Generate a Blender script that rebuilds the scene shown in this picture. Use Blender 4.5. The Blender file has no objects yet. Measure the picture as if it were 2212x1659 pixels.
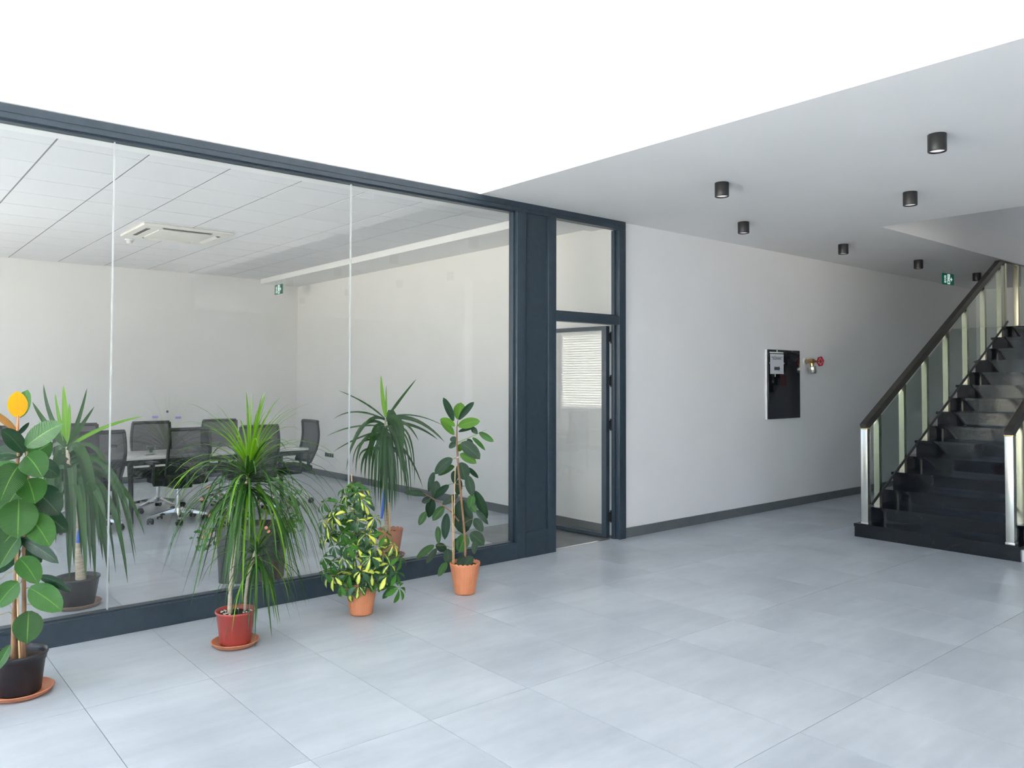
import bpy, bmesh, math, random
from mathutils import Vector, Matrix
R = math.radians
random.seed(7)
SC = bpy.context.scene
COL = SC.collection

# ------------------------------------------------------------------ camera
F, YAW, PITCH, ROLL, CX, CY, H = 1710.91, .7005, .0268, .0025, 1106.0, 772.31, 1.6
_r = Vector((math.cos(YAW), -math.sin(YAW), 0)); _f = Vector((math.sin(YAW), math.cos(YAW), 0)); _u = Vector((0, 0, 1))
FWD = _f*math.cos(PITCH) + _u*math.sin(PITCH)
_u2 = -_f*math.sin(PITCH) + _u*math.cos(PITCH)
RGT = _r*math.cos(ROLL) + _u2*math.sin(ROLL)
UP = -_r*math.sin(ROLL) + _u2*math.cos(ROLL)
EYE = Vector((0, 0, H))
cam = bpy.data.cameras.new('camera'); co = bpy.data.objects.new('camera', cam); COL.objects.link(co)
m = Matrix.Identity(4)
for i in range(3):
    m[i][0], m[i][1], m[i][2], m[i][3] = RGT[i], UP[i], -FWD[i], EYE[i]
co.matrix_world = m
cam.sensor_width = 36; cam.sensor_fit = 'HORIZONTAL'; cam.lens = F/2212*36
cam.shift_y = -(829.5-CY)/2212
cam.clip_start = .05; cam.clip_end = 500
SC.camera = co

def ray(px, py): return RGT*((px-CX)/F) - UP*((py-CY)/F) + FWD
def D(px, py, d): return EYE + ray(px, py)*d            # point at forward distance d
def onY(px, py, y): r = ray(px, py); return EYE + r*(y/r.y)
def onX(px, py, x): r = ray(px, py); return EYE + r*(x/r.x)
def onZ(px, py, z): r = ray(px, py); return EYE + r*((z-H)/r.z)

# ------------------------------------------------------------------ world, light, exposure
W = bpy.data.worlds.new('world'); SC.world = W; W.use_nodes = True
nt = W.node_tree; bg = nt.nodes['Background']
tc = nt.nodes.new('ShaderNodeTexCoord'); sep = nt.nodes.new('ShaderNodeSeparateXYZ'); cr = nt.nodes.new('ShaderNodeValToRGB')
hm = nt.nodes.new('ShaderNodeMapRange'); hm.inputs['From Min'].default_value = -1
nt.links.new(tc.outputs['Generated'], sep.inputs[0]); nt.links.new(sep.outputs['Z'], hm.inputs['Value']); nt.links.new(hm.outputs[0], cr.inputs[0]); nt.links.new(cr.outputs[0], bg.inputs['Color'])
# sunlit pale paving below the horizon, bright hazy sky above
cr.color_ramp.elements[0].position = .49; cr.color_ramp.elements[0].color = (1.5, 1.38, 1.20, 1)
cr.color_ramp.elements[1].position = .51; cr.color_ramp.elements[1].color = (.32, .44, .62, 1)
bg.inputs['Strength'].default_value = 5.0
SC.view_settings.view_transform = 'Standard'; SC.view_settings.look = 'None'
SC.view_settings.gamma = 1; SC.view_settings.use_curve_mapping = False
SC.view_settings.exposure = 1.2
cy = SC.cycles
cy.max_bounces = 10; cy.diffuse_bounces = 6; cy.glossy_bounces = 5; cy.transmission_bounces = 6; cy.transparent_max_bounces = 24
cy.caustics_reflective = False; cy.caustics_refractive = False; cy.sample_clamp_indirect = 6
cy.use_denoising = True
try: cy.denoiser = 'OPENIMAGEDENOISE'
except Exception: pass
SKY_W = 3.2
def portal(name, loc, rot, sx, sy):
    l = bpy.data.lights.new(name, 'AREA'); l.shape = 'RECTANGLE'; l.size = sx; l.size_y = sy
    l.cycles.is_portal = True
    o = bpy.data.objects.new(name, l); COL.objects.link(o); o.location = loc; o.rotation_euler = rot
    return o
portal('portal_west', (-6.05, 1.95, 1.55), (0, R(-90), 0), 2.9, 6.3)
portal('portal_south', (4.22, -5.3, 1.54), (0, R(-90), 0), 3.05, 5.2)
sl_ = bpy.data.lights.new('sun', 'SUN'); sl_.energy = 70; sl_.angle = R(.6); sl_.color = (1, .94, .84)
so_ = bpy.data.objects.new('sun', sl_); COL.objects.link(so_); so_.rotation_euler = Vector((.60, -.30, -.74)).to_track_quat('-Z', 'Y').to_euler()      # local -Z must point +X
portal('portal_office', (-2.1, 10.92, 1.85), (0, R(-90), 0), 1.9, 3.5)
portal('portal_upper', (15.35, 2.2, 5.1), (0, R(90), 0), 1.0, 1.2)

# ------------------------------------------------------------------ geometry helpers
class G:
    def __init__(s): s.v = []; s.f = []; s.uv = []; s.smooth = []
    def add(s, vs, fs, uvs=None, smooth=False):
        o = len(s.v); s.v += [tuple(v) for v in vs]
        for k, f in enumerate(fs):
            s.f.append(tuple(i+o for i in f)); s.smooth.append(smooth)
            s.uv.append([uvs[i] for i in f] if uvs else [(0, 0)]*len(f))
        return s
    def box(s, x0, x1, y0, y1, z0, z1):
        vs = [(x, y, z) for z in (z0, z1) for y in (y0, y1) for x in (x0, x1)]
        return s.add(vs, [(0, 2, 3, 1), (4, 5, 7, 6), (0, 1, 5, 4), (2, 6, 7, 3), (0, 4, 6, 2), (1, 3, 7, 5)])
    def rbox(s, c, size, bev=.01, mat=None, seg=2, smooth=True):
        bm = bmesh.new(); bmesh.ops.create_cube(bm, size=1)
        for v in bm.verts: v.co = Vector((v.co.x*size[0], v.co.y*size[1], v.co.z*size[2]))
        if bev > 0: bmesh.ops.bevel(bm, geom=bm.edges[:], offset=bev, segments=seg, profile=.7, affect='EDGES')
        M = Matrix.Translation(c) @ (mat.to_4x4() if mat else Matrix.Identity(4))
        bm.verts.ensure_lookup_table()
        s.add([M @ v.co for v in bm.verts], [[v.index for v in f.verts] for f in bm.faces], smooth=smooth and bev > 0)
        bm.free(); return s
    def tube(s, pts, rad, seg=8, cap=True):
        pts = [Vector(p) for p in pts]; n = len(pts)
        if not hasattr(rad, '__len__'): rad = [rad]*n
        t0 = (pts[1]-pts[0]).normalized(); a = t0.orthogonal().normalized(); vs = []; fs = []
        for i, p in enumerate(pts):
            t = ((pts[min(i+1, n-1)]-p).normalized() + (p-pts[max(i-1, 0)]).normalized()).normalized()
            a = (a - t*a.dot(t)).normalized(); b = t.cross(a)
            for k in range(seg):
                an = 2*math.pi*k/seg; vs.append(p + (a*math.cos(an)+b*math.sin(an))*rad[i])
        for i in range(n-1):
            for k in range(seg):
                k2 = (k+1) % seg; fs.append((i*seg+k, i*seg+k2, (i+1)*seg+k2, (i+1)*seg+k))
        s.add(vs, fs, smooth=True)
        if cap:
            s.add(vs[:seg], [tuple(range(seg))[::-1]]); s.add(vs[-seg:], [tuple(range(seg))])
        return s
    def lathe(s, prof, c=(0, 0, 0), seg=32, rmod=None, zmod=None, smooth=True, axis=None):
        vs = []; fs = []; n = len(prof)
        for i, (r, z) in enumerate(prof):
            for k in range(seg):
                a = 2*math.pi*k/seg; rr = r*(rmod(a, i) if rmod else 1); zz = z+(zmod(a, i) if zmod else 0)
                p = Vector((rr*math.cos(a), rr*math.sin(a), zz))
                if axis: p = axis @ p
                vs.append(p + Vector(c))
        for i in range(n-1):
            for k in range(seg):
                k2 = (k+1) % seg; fs.append((i*seg+k, i*seg+k2, (i+1)*seg+k2, (i+1)*seg+k))
        return s.add(vs, fs, smooth=smooth)
    def prism(s, poly, y0, y1, ax='y'):
        n = len(poly)
        if ax == 'y': vs = [(x, y0, z) for x, z in poly] + [(x, y1, z) for x, z in poly]
        elif ax == 'x': vs = [(y0, x, z) for x, z in poly] + [(y1, x, z) for x, z in poly]
        else: vs = [(x, z, y0) for x, z in poly] + [(x, z, y1) for x, z in poly]
        return s.add(vs, [tuple(range(n)), tuple(range(2*n-1, n-1, -1))] + [(i, i+n, (i+1) % n+n, (i+1) % n) for i in range(n)])

def mesh(name, g, mat):
    me = bpy.data.meshes.new(name); me.from_pydata(g.v, [], g.f)
    uvl = me.uv_layers.new(name='UVMap'); flat = [c for f in g.uv for p in f for c in p]
    uvl.data.foreach_set('uv', flat)
    me.polygons.foreach_set('use_smooth', g.smooth)
    me.materials.append(mat)
    bm = bmesh.new(); bm.from_mesh(me); bmesh.ops.recalc_face_normals(bm, faces=bm.faces); bm.to_mesh(me); bm.free()
    me.update(); return me
def obj(name, g, mat, parent=None, label=None):
    me = g if isinstance(g, bpy.types.Mesh) else mesh(name, g, mat)
    o = bpy.data.objects.new(name, me); COL.objects.link(o)
    if parent is not None: o.parent = parent
    if label: o['label'] = label
    return o
def tag(o, label, cat, group=None):
    o['label'] = label; o['category'] = cat
    if group: o['group'] = group
    return o
def thing(name, label, cat, loc=(0, 0, 0), rz=0, group=None):
    o = bpy.data.objects.new(name, None); COL.objects.link(o); o.location = loc; o.rotation_euler = (0, 0, rz); o.empty_display_size = .1
    return tag(o, label, cat, group)
def struct(name, g, mat, parent=None, label=None):
    if g is None:
        o = bpy.data.objects.new(name, None); COL.objects.link(o)
    else: o = obj(name, g, mat, parent)
    o['kind'] = 'structure'
    if label: o['label'] = label
    return o
def dup(o, parent=None):
    kids = [c for c in bpy.data.objects if c.parent == o]
    c = o.copy(); COL.objects.link(c)
    if parent is not None: c.parent = parent
    for k in kids: dup(k, c)
    return c

# ------------------------------------------------------------------ materials
def mat(name, color=(.8, .8, .8), rough=.5, metal=0, spec=.5, **kw):
    mt = bpy.data.materials.new(name); mt.use_nodes = True
    b = mt.node_tree.nodes['Principled BSDF']
    b.inputs['Base Color'].default_value = (*color, 1); b.inputs['Roughness'].default_value = rough
    b.inputs['Metallic'].default_value = metal; b.inputs['Specular IOR Level'].default_value = spec
    for k, v in kw.items(): b.inputs[k.replace('_', ' ')].default_value = v
    return mt
def N(mt, t, **kw):
    n = mt.node_tree.nodes.new(t)
    for k, v in kw.items(): setattr(n, k, v)
    return n
def L(mt, a, b): mt.node_tree.links.new(a, b)
def B(mt): return mt.node_tree.nodes['Principled BSDF']
def noise(mt, scale, detail=3, coord='Object', stretch=(1, 1, 1), rnd=False):
    tc = N(mt, 'ShaderNodeTexCoord'); mp = N(mt, 'ShaderNodeMapping'); mp.inputs['Scale'].default_value = stretch
    L(mt, tc.outputs[coord], mp.inputs['Vector'])
    if rnd:
        oi = N(mt, 'ShaderNodeObjectInfo'); vm = N(mt, 'ShaderNodeVectorMath', operation='SCALE'); vm.inputs[0].default_value = (37, 21, 13)
        L(mt, oi.outputs['Random'], vm.inputs['Scale']); L(mt, vm.outputs[0], mp.inputs['Location'])
    nz = N(mt, 'ShaderNodeTexNoise'); nz.inputs['Scale'].default_value = scale; nz.inputs['Detail'].default_value = detail
    L(mt, mp.outputs[0], nz.inputs['Vector']); return nz
def ramp(mt, src, stops):
    c = N(mt, 'ShaderNodeValToRGB'); e = c.color_ramp.elements
    while len(e) < len(stops): e.new(.5)
    for k, (p, col) in enumerate(stops): e[k].position = p; e[k].color = (*col, 1)
    L(mt, src, c.inputs[0]); return c
def bump(mt, src, strength=.2, dist=.002):
    b = N(mt, 'ShaderNodeBump'); b.inputs['Strength'].default_value = strength; b.inputs['Distance'].default_value = dist
    L(mt, src, b.inputs['Height']); L(mt, b.outputs[0], B(mt).inputs['Normal'])
def speck(name, c0, c1, rough, scale, metal=0, stretch=(1, 1, 1), bs=0, rnd=False, spec=.5, d=.002):
    mt = mat(name, c0, rough, metal, spec); nz = noise(mt, scale, 4, 'Object', stretch, rnd)
    r = ramp(mt, nz.outputs['Fac'], [(.3, c0), (.7, c1)]); L(mt, r.outputs[0], B(mt).inputs['Base Color'])
    if bs: bump(mt, nz.outputs['Fac'], bs, d)
    return mt

M_wall = speck('plaster_white', (.84, .84, .845), (.86, .86, .865), .75, 2.0, spec=.2)
M_owall = speck('plaster_warm_white', (.80, .785, .76), (.825, .81, .785), .75, 2.0, spec=.2)
M_ceil = speck('ceiling_white', (.86, .855, .845), (.88, .875, .865), .8, 1.5, spec=.2)
M_panel = speck('mineral_fibre', (.76, .76, .77), (.80, .80, .81), .85, 60, spec=.15)
M_tbar = mat('grid_grey', (.16, .16, .165), .7)
M_base = speck('skirting_grey', (.105, .12, .13), (.13, .145, .155), .35, 6)
M_frame = speck('anthracite_paint', (.022, .038, .055), (.030, .047, .066), .33, 18, bs=.05)
M_gasket = mat('gasket_black', (.012, .014, .016), .5)
M_seal = mat('silicone_white', (.40, .42, .43), .5)
M_grout = mat('grout', (.10, .115, .13), .9, spec=.1)
M_outside = speck('paving', (.32, .31, .29), (.42, .41, .38), .9, 1.0)

def tile_mat():
    mt = mat('porcelain_tile', (.5, .53, .57), .28, 0, .45)
    a = noise(mt, 1.1, 8, 'Object', (1, 1.7, 1), True); a.inputs['Roughness'].default_value = .62
    b = noise(mt, 3.2, 8, 'Object', (.6, 4.5, 1), True); b.inputs['Roughness'].default_value = .5
    oi = N(mt, 'ShaderNodeObjectInfo')
    m1 = N(mt, 'ShaderNodeMath', operation='MULTIPLY_ADD'); m1.inputs[1].default_value = .35; L(mt, b.outputs['Fac'], m1.inputs[0]); L(mt, a.outputs['Fac'], m1.inputs[2])
    m2 = N(mt, 'ShaderNodeMath', operation='MULTIPLY_ADD'); m2.inputs[1].default_value = .08; L(mt, oi.outputs['Random'], m2.inputs[0]); L(mt, m1.outputs[0], m2.inputs[2])
    mr = N(mt, 'ShaderNodeMapRange', interpolation_type='SMOOTHSTEP'); mr.inputs['From Min'].default_value = .35; mr.inputs['From Max'].default_value = 1.1; L(mt, m2.outputs[0], mr.inputs['Value'])
    mx = N(mt, 'ShaderNodeMix', data_type='RGBA'); mx.inputs[6].default_value = (.34, .38, .435, 1); mx.inputs[7].default_value = (.515, .56, .62, 1)
    L(mt, mr.outputs[0], mx.inputs[0]); L(mt, mx.outputs[2], B(mt).inputs['Base Color'])
    rr = N(mt, 'ShaderNodeMapRange'); rr.inputs['To Min'].default_value = .29; rr.inputs['To Max'].default_value = .38
    L(mt, b.outputs['Fac'], rr.inputs['Value']); L(mt, rr.outputs[0], B(mt).inputs['Roughness'])
    return mt
M_tile = tile_mat()

def glass_mat(name, tint=(.96, .98, .97), refl=1.0, rough=0.0):
    mt = bpy.data.materials.new(name); mt.use_nodes = True; t = mt.node_tree
    for n in list(t.nodes):
        if n.type != 'OUTPUT_MATERIAL': t.nodes.remove(n)
    out = [n for n in t.nodes if n.type == 'OUTPUT_MATERIAL'][0]
    tr = t.nodes.new('ShaderNodeBsdfTransparent'); tr.inputs[0].default_value = (*tint, 1)
    gl = t.nodes.new('ShaderNodeBsdfGlossy'); gl.inputs['Roughness'].default_value = rough; gl.inputs[0].default_value = (1, 1, 1, 1)
    lw = t.nodes.new('ShaderNodeLayerWeight'); lw.inputs[0].default_value = .5
    p = t.nodes.new('ShaderNodeMath'); p.operation = 'POWER'; p.inputs[1].default_value = 5
    q = t.nodes.new('ShaderNodeMath'); q.operation = 'MULTIPLY_ADD'; q.inputs[1].default_value = .95*refl; q.inputs[2].default_value = .042*refl; q.use_clamp = True
    mx = t.nodes.new('ShaderNodeMixShader')
    t.links.new(lw.outputs['Facing'], p.inputs[0]); t.links.new(p.outputs[0], q.inputs[0]); t.links.new(q.outputs[0], mx.inputs[0])
    t.links.new(tr.outputs[0], mx.inputs[1]); t.links.new(gl.outputs[0], mx.inputs[2]); t.links.new(mx.outputs[0], out.inputs[0])
    return mt
M_glass = glass_mat('clear_glass', (.985, .99, .985), .78)
M_glass_stair = glass_mat('balustrade_glass', (.84, .90, .87), 1.1)

def granite():
    mt = mat('black_granite', (.006, .007, .009), .08, 0, .42)
    tc = N(mt, 'ShaderNodeTexCoord'); v = N(mt, 'ShaderNodeTexVoronoi'); v.inputs['Scale'].default_value = 70
    L(mt, tc.outputs['Object'], v.inputs['Vector'])
    n2 = noise(mt, 9, 3)
    r = ramp(mt, v.outputs['Distance'], [(.0, (.35, .36, .36)), (.085, (.30, .31, .31)), (.12, (.008, .010, .013)), (1, (.008, .010, .013))])
    r2 = ramp(mt, n2.outputs['Fac'], [(.56, (0, 0, 0)), (.64, (1, 1, 1))])
    mx = N(mt, 'ShaderNodeMix', data_type='RGBA'); mx.inputs[6].default_value = (.008, .010, .013, 1)
    L(mt, r2.outputs[0], mx.inputs[0]); L(mt, r.outputs[0], mx.inputs[7]); L(mt, mx.outputs[2], B(mt).inputs['Base Color'])
    return mt
M_granite = granite()
M_steel = speck('satin_steel', (.62, .61, .54), (.70, .69, .62), .22, 40, metal=1, stretch=(1, 1, .05))
M_post = speck('warm_steel', (.66, .62, .45), (.72, .68, .52), .25, 40, metal=1, stretch=(1, 1, .05))
M_rail = speck('dark_bronze', (.055, .053, .048), (.075, .072, .066), .35, 20, metal=.6)
M_chrome = mat('chrome', (.82, .82, .83), .08, 1)
M_blackpl = speck('black_plastic', (.010, .011, .013), (.018, .019, .021), .42, 50, bs=.1)
M_fabric = speck('black_fabric', (.009, .010, .012), (.017, .018, .02), .9, 300, bs=.4, spec=.2)
M_tabletop = speck('white_laminate', (.74, .74, .735), (.77, .77, .765), .18, 10)
M_darksteel = speck('powder_black', (.012, .014, .017), (.02, .022, .025), .45, 30)

def mesh_mat():
    mt = mat('chair_mesh', (.012, .014, .018), .7); t = mt.node_tree
    out = [n for n in t.nodes if n.type == 'OUTPUT_MATERIAL'][0]
    tr = N(mt, 'ShaderNodeBsdfTransparent'); mx = N(mt, 'ShaderNodeMixShader')
    tc = N(mt, 'ShaderNodeTexCoord'); w = N(mt, 'ShaderNodeTexChecker'); w.inputs['Scale'].default_value = 420
    L(mt, tc.outputs['Object'], w.inputs['Vector'])
    mr = N(mt, 'ShaderNodeMapRange'); mr.inputs['To Min'].default_value = .70; mr.inputs['To Max'].default_value = .96
    L(mt, w.outputs['Fac'], mr.inputs['Value']); L(mt, mr.outputs[0], mx.inputs[0])
    L(mt, tr.outputs[0], mx.inputs[1]); L(mt, B(mt).outputs[0], mx.inputs[2]); L(mt, mx.outputs[0], out.inputs[0]); return mt
M_mesh = mesh_mat()

M_terra = speck('terracotta_plastic', (.60, .215, .095), (.68, .26, .125), .5, 12, bs=.1)
M_redpot = speck('brick_red_plastic', (.36, .055, .045), (.42, .07, .055), .4, 9)
M_blackpot = speck('black_pot_plastic', (.012, .014, .018), (.020, .022, .027), .38, 12)
M_saucer = speck('terracotta_saucer', (.46, .17, .085), (.55, .21, .11), .5, 14)
M_browncl = speck('brown_saucer', (.20, .115, .085), (.27, .16, .12), .6, 10)
M_soil = speck('potting_soil', (.012, .009, .007), (.07, .05, .035), .95, 60, bs=1, d=.01)
M_planter = speck('planter_grey', (.028, .032, .032), (.040, .044, .044), .5, 8)
M_bark = speck('bark_brown', (.16, .085, .045), (.30, .17, .09), .8, 30, stretch=(1, 1, .35), bs=.5)
M_canebark = speck('pale_cane_bark', (.36, .29, .20), (.55, .48, .38), .8, 45, stretch=(.4, .4, 2.2), bs=.6)
M_stake = speck('bamboo', (.62, .38, .16), (.74, .50, .26), .5, 20, stretch=(1, 1, .2))
M_petiole = mat('petiole', (.20, .17, .05), .5)
M_greenstem = mat('green_stem', (.17, .24, .05), .5)
M_ribbon = mat('blue_ribbon', (.01, .10, .55), .45)
M_tie = mat('white_tie', (.7, .66, .6), .6)

def leaf_mat(name, c0, c1, mid, rough=.3, vein=0.12, midw=.035, trans=.25, veinf=26, coat=.0):
    mt = mat(name, c0, rough, 0, .28)
    tc = N(mt, 'ShaderNodeTexCoord'); sp = N(mt, 'ShaderNodeSeparateXYZ'); L(mt, tc.outputs['UV'], sp.inputs[0])
    oi = N(mt, 'ShaderNodeObjectInfo'); nz = noise(mt, 9, 2, 'Object', (1, 1, 1), True)
    ad = N(mt, 'ShaderNodeMath', operation='MULTIPLY_ADD'); ad.inputs[1].default_value = .75; L(mt, oi.outputs['Random'], ad.inputs[0])
    ms = N(mt, 'ShaderNodeMath', operation='MULTIPLY'); ms.inputs[1].default_value = .4; L(mt, nz.outputs['Fac'], ms.inputs[0]); L(mt, ms.outputs[0], ad.inputs[2])
    r = ramp(mt, ad.outputs[0], [(.1, c0), (1, c1)])
    # side veins
    du = N(mt, 'ShaderNodeMath', operation='SUBTRACT'); du.inputs[1].default_value = .5; L(mt, sp.outputs[0], du.inputs[0])
    au = N(mt, 'ShaderNodeMath', operation='ABSOLUTE'); L(mt, du.outputs[0], au.inputs[0])
    s1 = N(mt, 'ShaderNodeMath', operation='MULTIPLY_ADD'); s1.inputs[1].default_value = -.35; L(mt, au.outputs[0], s1.inputs[0]); L(mt, sp.outputs[1], s1.inputs[2])
    s2 = N(mt, 'ShaderNodeMath', operation='MULTIPLY'); s2.inputs[1].default_value = veinf*6.283; L(mt, s1.outputs[0], s2.inputs[0])
    s3 = N(mt, 'ShaderNodeMath', operation='SINE'); L(mt, s2.outputs[0], s3.inputs[0])
    vr = N(mt, 'ShaderNodeMapRange'); vr.inputs['From Min'].default_value = .5; vr.inputs['To Max'].default_value = vein; L(mt, s3.outputs[0], vr.inputs['Value'])
    m1 = N(mt, 'ShaderNodeMix', data_type='RGBA'); L(mt, vr.outputs[0], m1.inputs[0]); L(mt, r.outputs[0], m1.inputs[6]); m1.inputs[7].default_value = (*mid, 1)
    lt = N(mt, 'ShaderNodeMath', operation='LESS_THAN'); lt.inputs[1].default_value = midw; L(mt, au.outputs[0], lt.inputs[0])
    lf = N(mt, 'ShaderNodeMath', operation='MULTIPLY'); lf.inputs[1].default_value = .8; L(mt, lt.outputs[0], lf.inputs[0])
    m2 = N(mt, 'ShaderNodeMix', data_type='RGBA'); L(mt, lf.outputs[0], m2.inputs[0]); L(mt, m1.outputs[2], m2.inputs[6]); m2.inputs[7].default_value = (*mid, 1)
    L(mt, m2.outputs[2], B(mt).inputs['Base Color'])
    bump(mt, s3.outputs[0], .3, .001)
    if trans:
        t = mt.node_tree; out = [n for n in t.nodes if n.type == 'OUTPUT_MATERIAL'][0]
        tl = N(mt, 'ShaderNodeBsdfTranslucent'); hs = N(mt, 'ShaderNodeHueSaturation'); hs.inputs['Value'].default_value = 1.6; hs.inputs['Saturation'].default_value = 1.15
        L(mt, m2.outputs[2], hs.inputs['Color']); L(mt, hs.outputs[0], tl.inputs[0])
        mx = N(mt, 'ShaderNodeMixShader'); mx.inputs[0].default_value = trans
        L(mt, B(mt).outputs[0], mx.inputs[1]); L(mt, tl.outputs[0], mx.inputs[2]); L(mt, mx.outputs[0], out.inputs[0])
    return mt
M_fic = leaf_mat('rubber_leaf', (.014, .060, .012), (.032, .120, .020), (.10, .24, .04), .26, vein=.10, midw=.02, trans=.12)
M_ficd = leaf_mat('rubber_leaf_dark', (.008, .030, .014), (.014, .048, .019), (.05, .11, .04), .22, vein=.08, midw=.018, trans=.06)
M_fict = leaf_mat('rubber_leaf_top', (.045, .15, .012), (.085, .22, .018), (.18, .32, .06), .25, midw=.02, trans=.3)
M_ficy = leaf_mat('rubber_leaf_yellow', (.66, .30, .004), (.74, .38, .006), (.70, .34, .03), .35, vein=.3, trans=.3)
M_ficr = leaf_mat('rubber_leaf_reddish', (.26, .14, .05), (.34, .19, .07), (.4, .18, .08), .4)
M_yuc = leaf_mat('yucca_leaf', (.012, .052, .010), (.026, .095, .016), (.03, .10, .02), .3, trans=.12, vein=0, midw=.06, veinf=2)
M_yucl = leaf_mat('yucca_leaf_young', (.12, .30, .02), (.18, .40, .03), (.25, .45, .08), .35, vein=0, midw=.05, trans=.4, veinf=2)
M_dra = leaf_mat('dracaena_leaf', (.014, .052, .014), (.040, .125, .018), (.05, .13, .025), .26, vein=0, midw=.08, trans=.15, veinf=2)
M_dral = leaf_mat('dracaena_leaf_young', (.075, .20, .010), (.13, .30, .015), (.18, .32, .03), .3, vein=0, midw=.08, trans=.3, veinf=2)
def sche_mat():
    mt = mat('variegated_leaflet', (.05, .14, .04), .28, 0, .5)
    tc = N(mt, 'ShaderNodeTexCoord'); sp = N(mt, 'ShaderNodeSeparateXYZ'); L(mt, tc.outputs['UV'], sp.inputs[0])
    oi = N(mt, 'ShaderNodeObjectInfo'); nz = noise(mt, 38, 3, 'Object', (1, 1, 1), True)
    du = N(mt, 'ShaderNodeMath', operation='SUBTRACT'); du.inputs[1].default_value = .5; L(mt, sp.outputs[0], du.inputs[0])
    au = N(mt, 'ShaderNodeMath', operation='ABSOLUTE'); L(mt, du.outputs[0], au.inputs[0])
    a = N(mt, 'ShaderNodeMath', operation='MULTIPLY_ADD'); a.inputs[1].default_value = 1.1; L(mt, oi.outputs['Random'], a.inputs[0])
    b = N(mt, 'ShaderNodeMath', operation='MULTIPLY_ADD'); b.inputs[1].default_value = -1.5; b.inputs[2].default_value = -.14; L(mt, au.outputs[0], b.inputs[0]); L(mt, b.outputs[0], a.inputs[2])
    c = N(mt, 'ShaderNodeMath', operation='MULTIPLY_ADD'); c.inputs[1].default_value = .9; L(mt, nz.outputs['Fac'], c.inputs[0]); L(mt, a.outputs[0], c.inputs[2])
    r = ramp(mt, c.outputs[0], [(.60, (.022, .085, .028)), (.74, (.09, .24, .035)), (.80, (.50, .58, .05)), (1, (.66, .66, .10))])
    L(mt, r.outputs[0], B(mt).inputs['Base Color']); return mt
M_sche = sche_mat()
M_sched = leaf_mat('umbrella_leaflet_green', (.022, .095, .018), (.06, .22, .02), (.1, .25, .04), .3, vein=0, midw=.03)
M_euph = leaf_mat('small_round_leaf', (.03, .13, .02), (.06, .22, .03), (.1, .25, .05), .35, vein=0)
M_pink = mat('pink_flower', (.75, .25, .20), .5)

# ------------------------------------------------------------------ ROOM
YW = 5.40          # plane of the glazed partition and corridor wall
XB = 4.16          # bulkhead between tall hall and low corridor
ZL = 3.19          # low ceiling
ZT = 6.6
XR = 6.03          # end of partition
OX0, OX1, OY1, OZ = -2.0, 6.04, 12.98, 3.28      # office
XE, YS = 15.3, -8.0
# floor: grout bed + tiles
g = G(); g.box(-6.0, XE, YS, OY1, -.12, -.004)
floor = struct('floor', g, M_grout)
TX, TYp, X0, Y0 = .6055, 1.177, 2.132, 4.291
seen = []
def tile(x0, x1, y0, y1, w=.0013):
    g = G(); b = .0005
    a0, a1, c0, c1 = x0+w, x1-w, y0+w, y1-w
    vs = [(a0, c0, -.006), (a1, c0, -.006), (a1, c1, -.006), (a0, c1, -.006), (a0, c0, -b), (a1, c0, -b), (a1, c1, -b), (a0, c1, -b),
          (a0+b, c0+b, 0), (a1-b, c0+b, 0), (a1-b, c1-b, 0), (a0+b, c1-b, 0)]
    g.add(vs, [(0, 1, 5, 4), (1, 2, 6, 5), (2, 3, 7, 6), (3, 0, 4, 7), (4, 5, 9, 8), (5, 6, 10, 9), (6, 7, 11, 10), (7, 4, 8, 11), (8, 9, 10, 11)]); return g
tile_me = mesh('floor_tile', tile(0, TX, 0, TYp), M_tile)
def visible(x0, x1, y0, y1):
    for x in (x0, (x0+x1)/2, x1):
        for y in (y0, (y0+y1)/2, y1):
            v = Vector((x, y, -H)); d = v.dot(FWD)
            if d > .3:
                px = CX+F*v.dot(RGT)/d; py = CY-F*v.dot(UP)/d
                if -60 < px < 2270 and py < 1760: return True
    return False
rest = G()
nx0 = math.floor((-6-X0)/TX)
for j in range(-11, 8):
    y0 = Y0+TYp*j; y1 = y0+TYp
    for i in range(nx0, 22):
        x0 = X0+TX*i; x1 = x0+TX
        cy0, cy1, cx0, cx1 = max(y0, YS), min(y1, OY1), max(x0, -6), min(x1, XE)
        if cy1-cy0 < .02 or cx1-cx0 < .02: continue
        if cy0 >= YW and (cx1 < OX0 or cx0 > OX1): continue
        full = abs(cy1-cy0-TYp) < 1e-6 and abs(cx1-cx0-TX) < 1e-6
        if visible(cx0, cx1, cy0, cy1):
            if full:
                o = bpy.data.objects.new('floor_tile', tile_me); COL.objects.link(o); o.location = (cx0, cy0, 0); o.parent = floor
            else:
                o = obj('floor_tile', tile(0, cx1-cx0, 0, cy1-cy0), M_tile, floor); o.location = (cx0, cy0, 0)
        else:
            t = tile(cx0, cx1, cy0, cy1); rest.add(t.v, t.f)
r_ = obj('floor_tile_field', rest, M_tile, floor); r_['kind'] = 'stuff'

def glazing(name, axis, fixed, a0, a1, z0, z1, na, zs, t=.07):
    fr = struct(name, None, None)
    def bx(g, p0, p1, q0, q1, hw=.04):
        if axis == 'x': g.box(fixed-hw, fixed+hw, p0, p1, q0, q1)
        else: g.box(p0, p1, fixed-hw, fixed+hw, q0, q1)
    for i in range(na+1):
        p = a0+(a1-a0)*i/na; g = G(); bx(g, p-t/2, p+t/2, z0, z1); obj('mullion', g, M_frame, fr)
    for z in [z0]+zs+[z1]:
        g = G(); bx(g, a0, a1, z-t/2, z+t/2, .035); obj('transom', g, M_frame, fr)
    g = G(); bx(g, a0, a1, z0, z1, .005); obj('glass_pane', g, M_glass, fr)
    return fr
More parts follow.
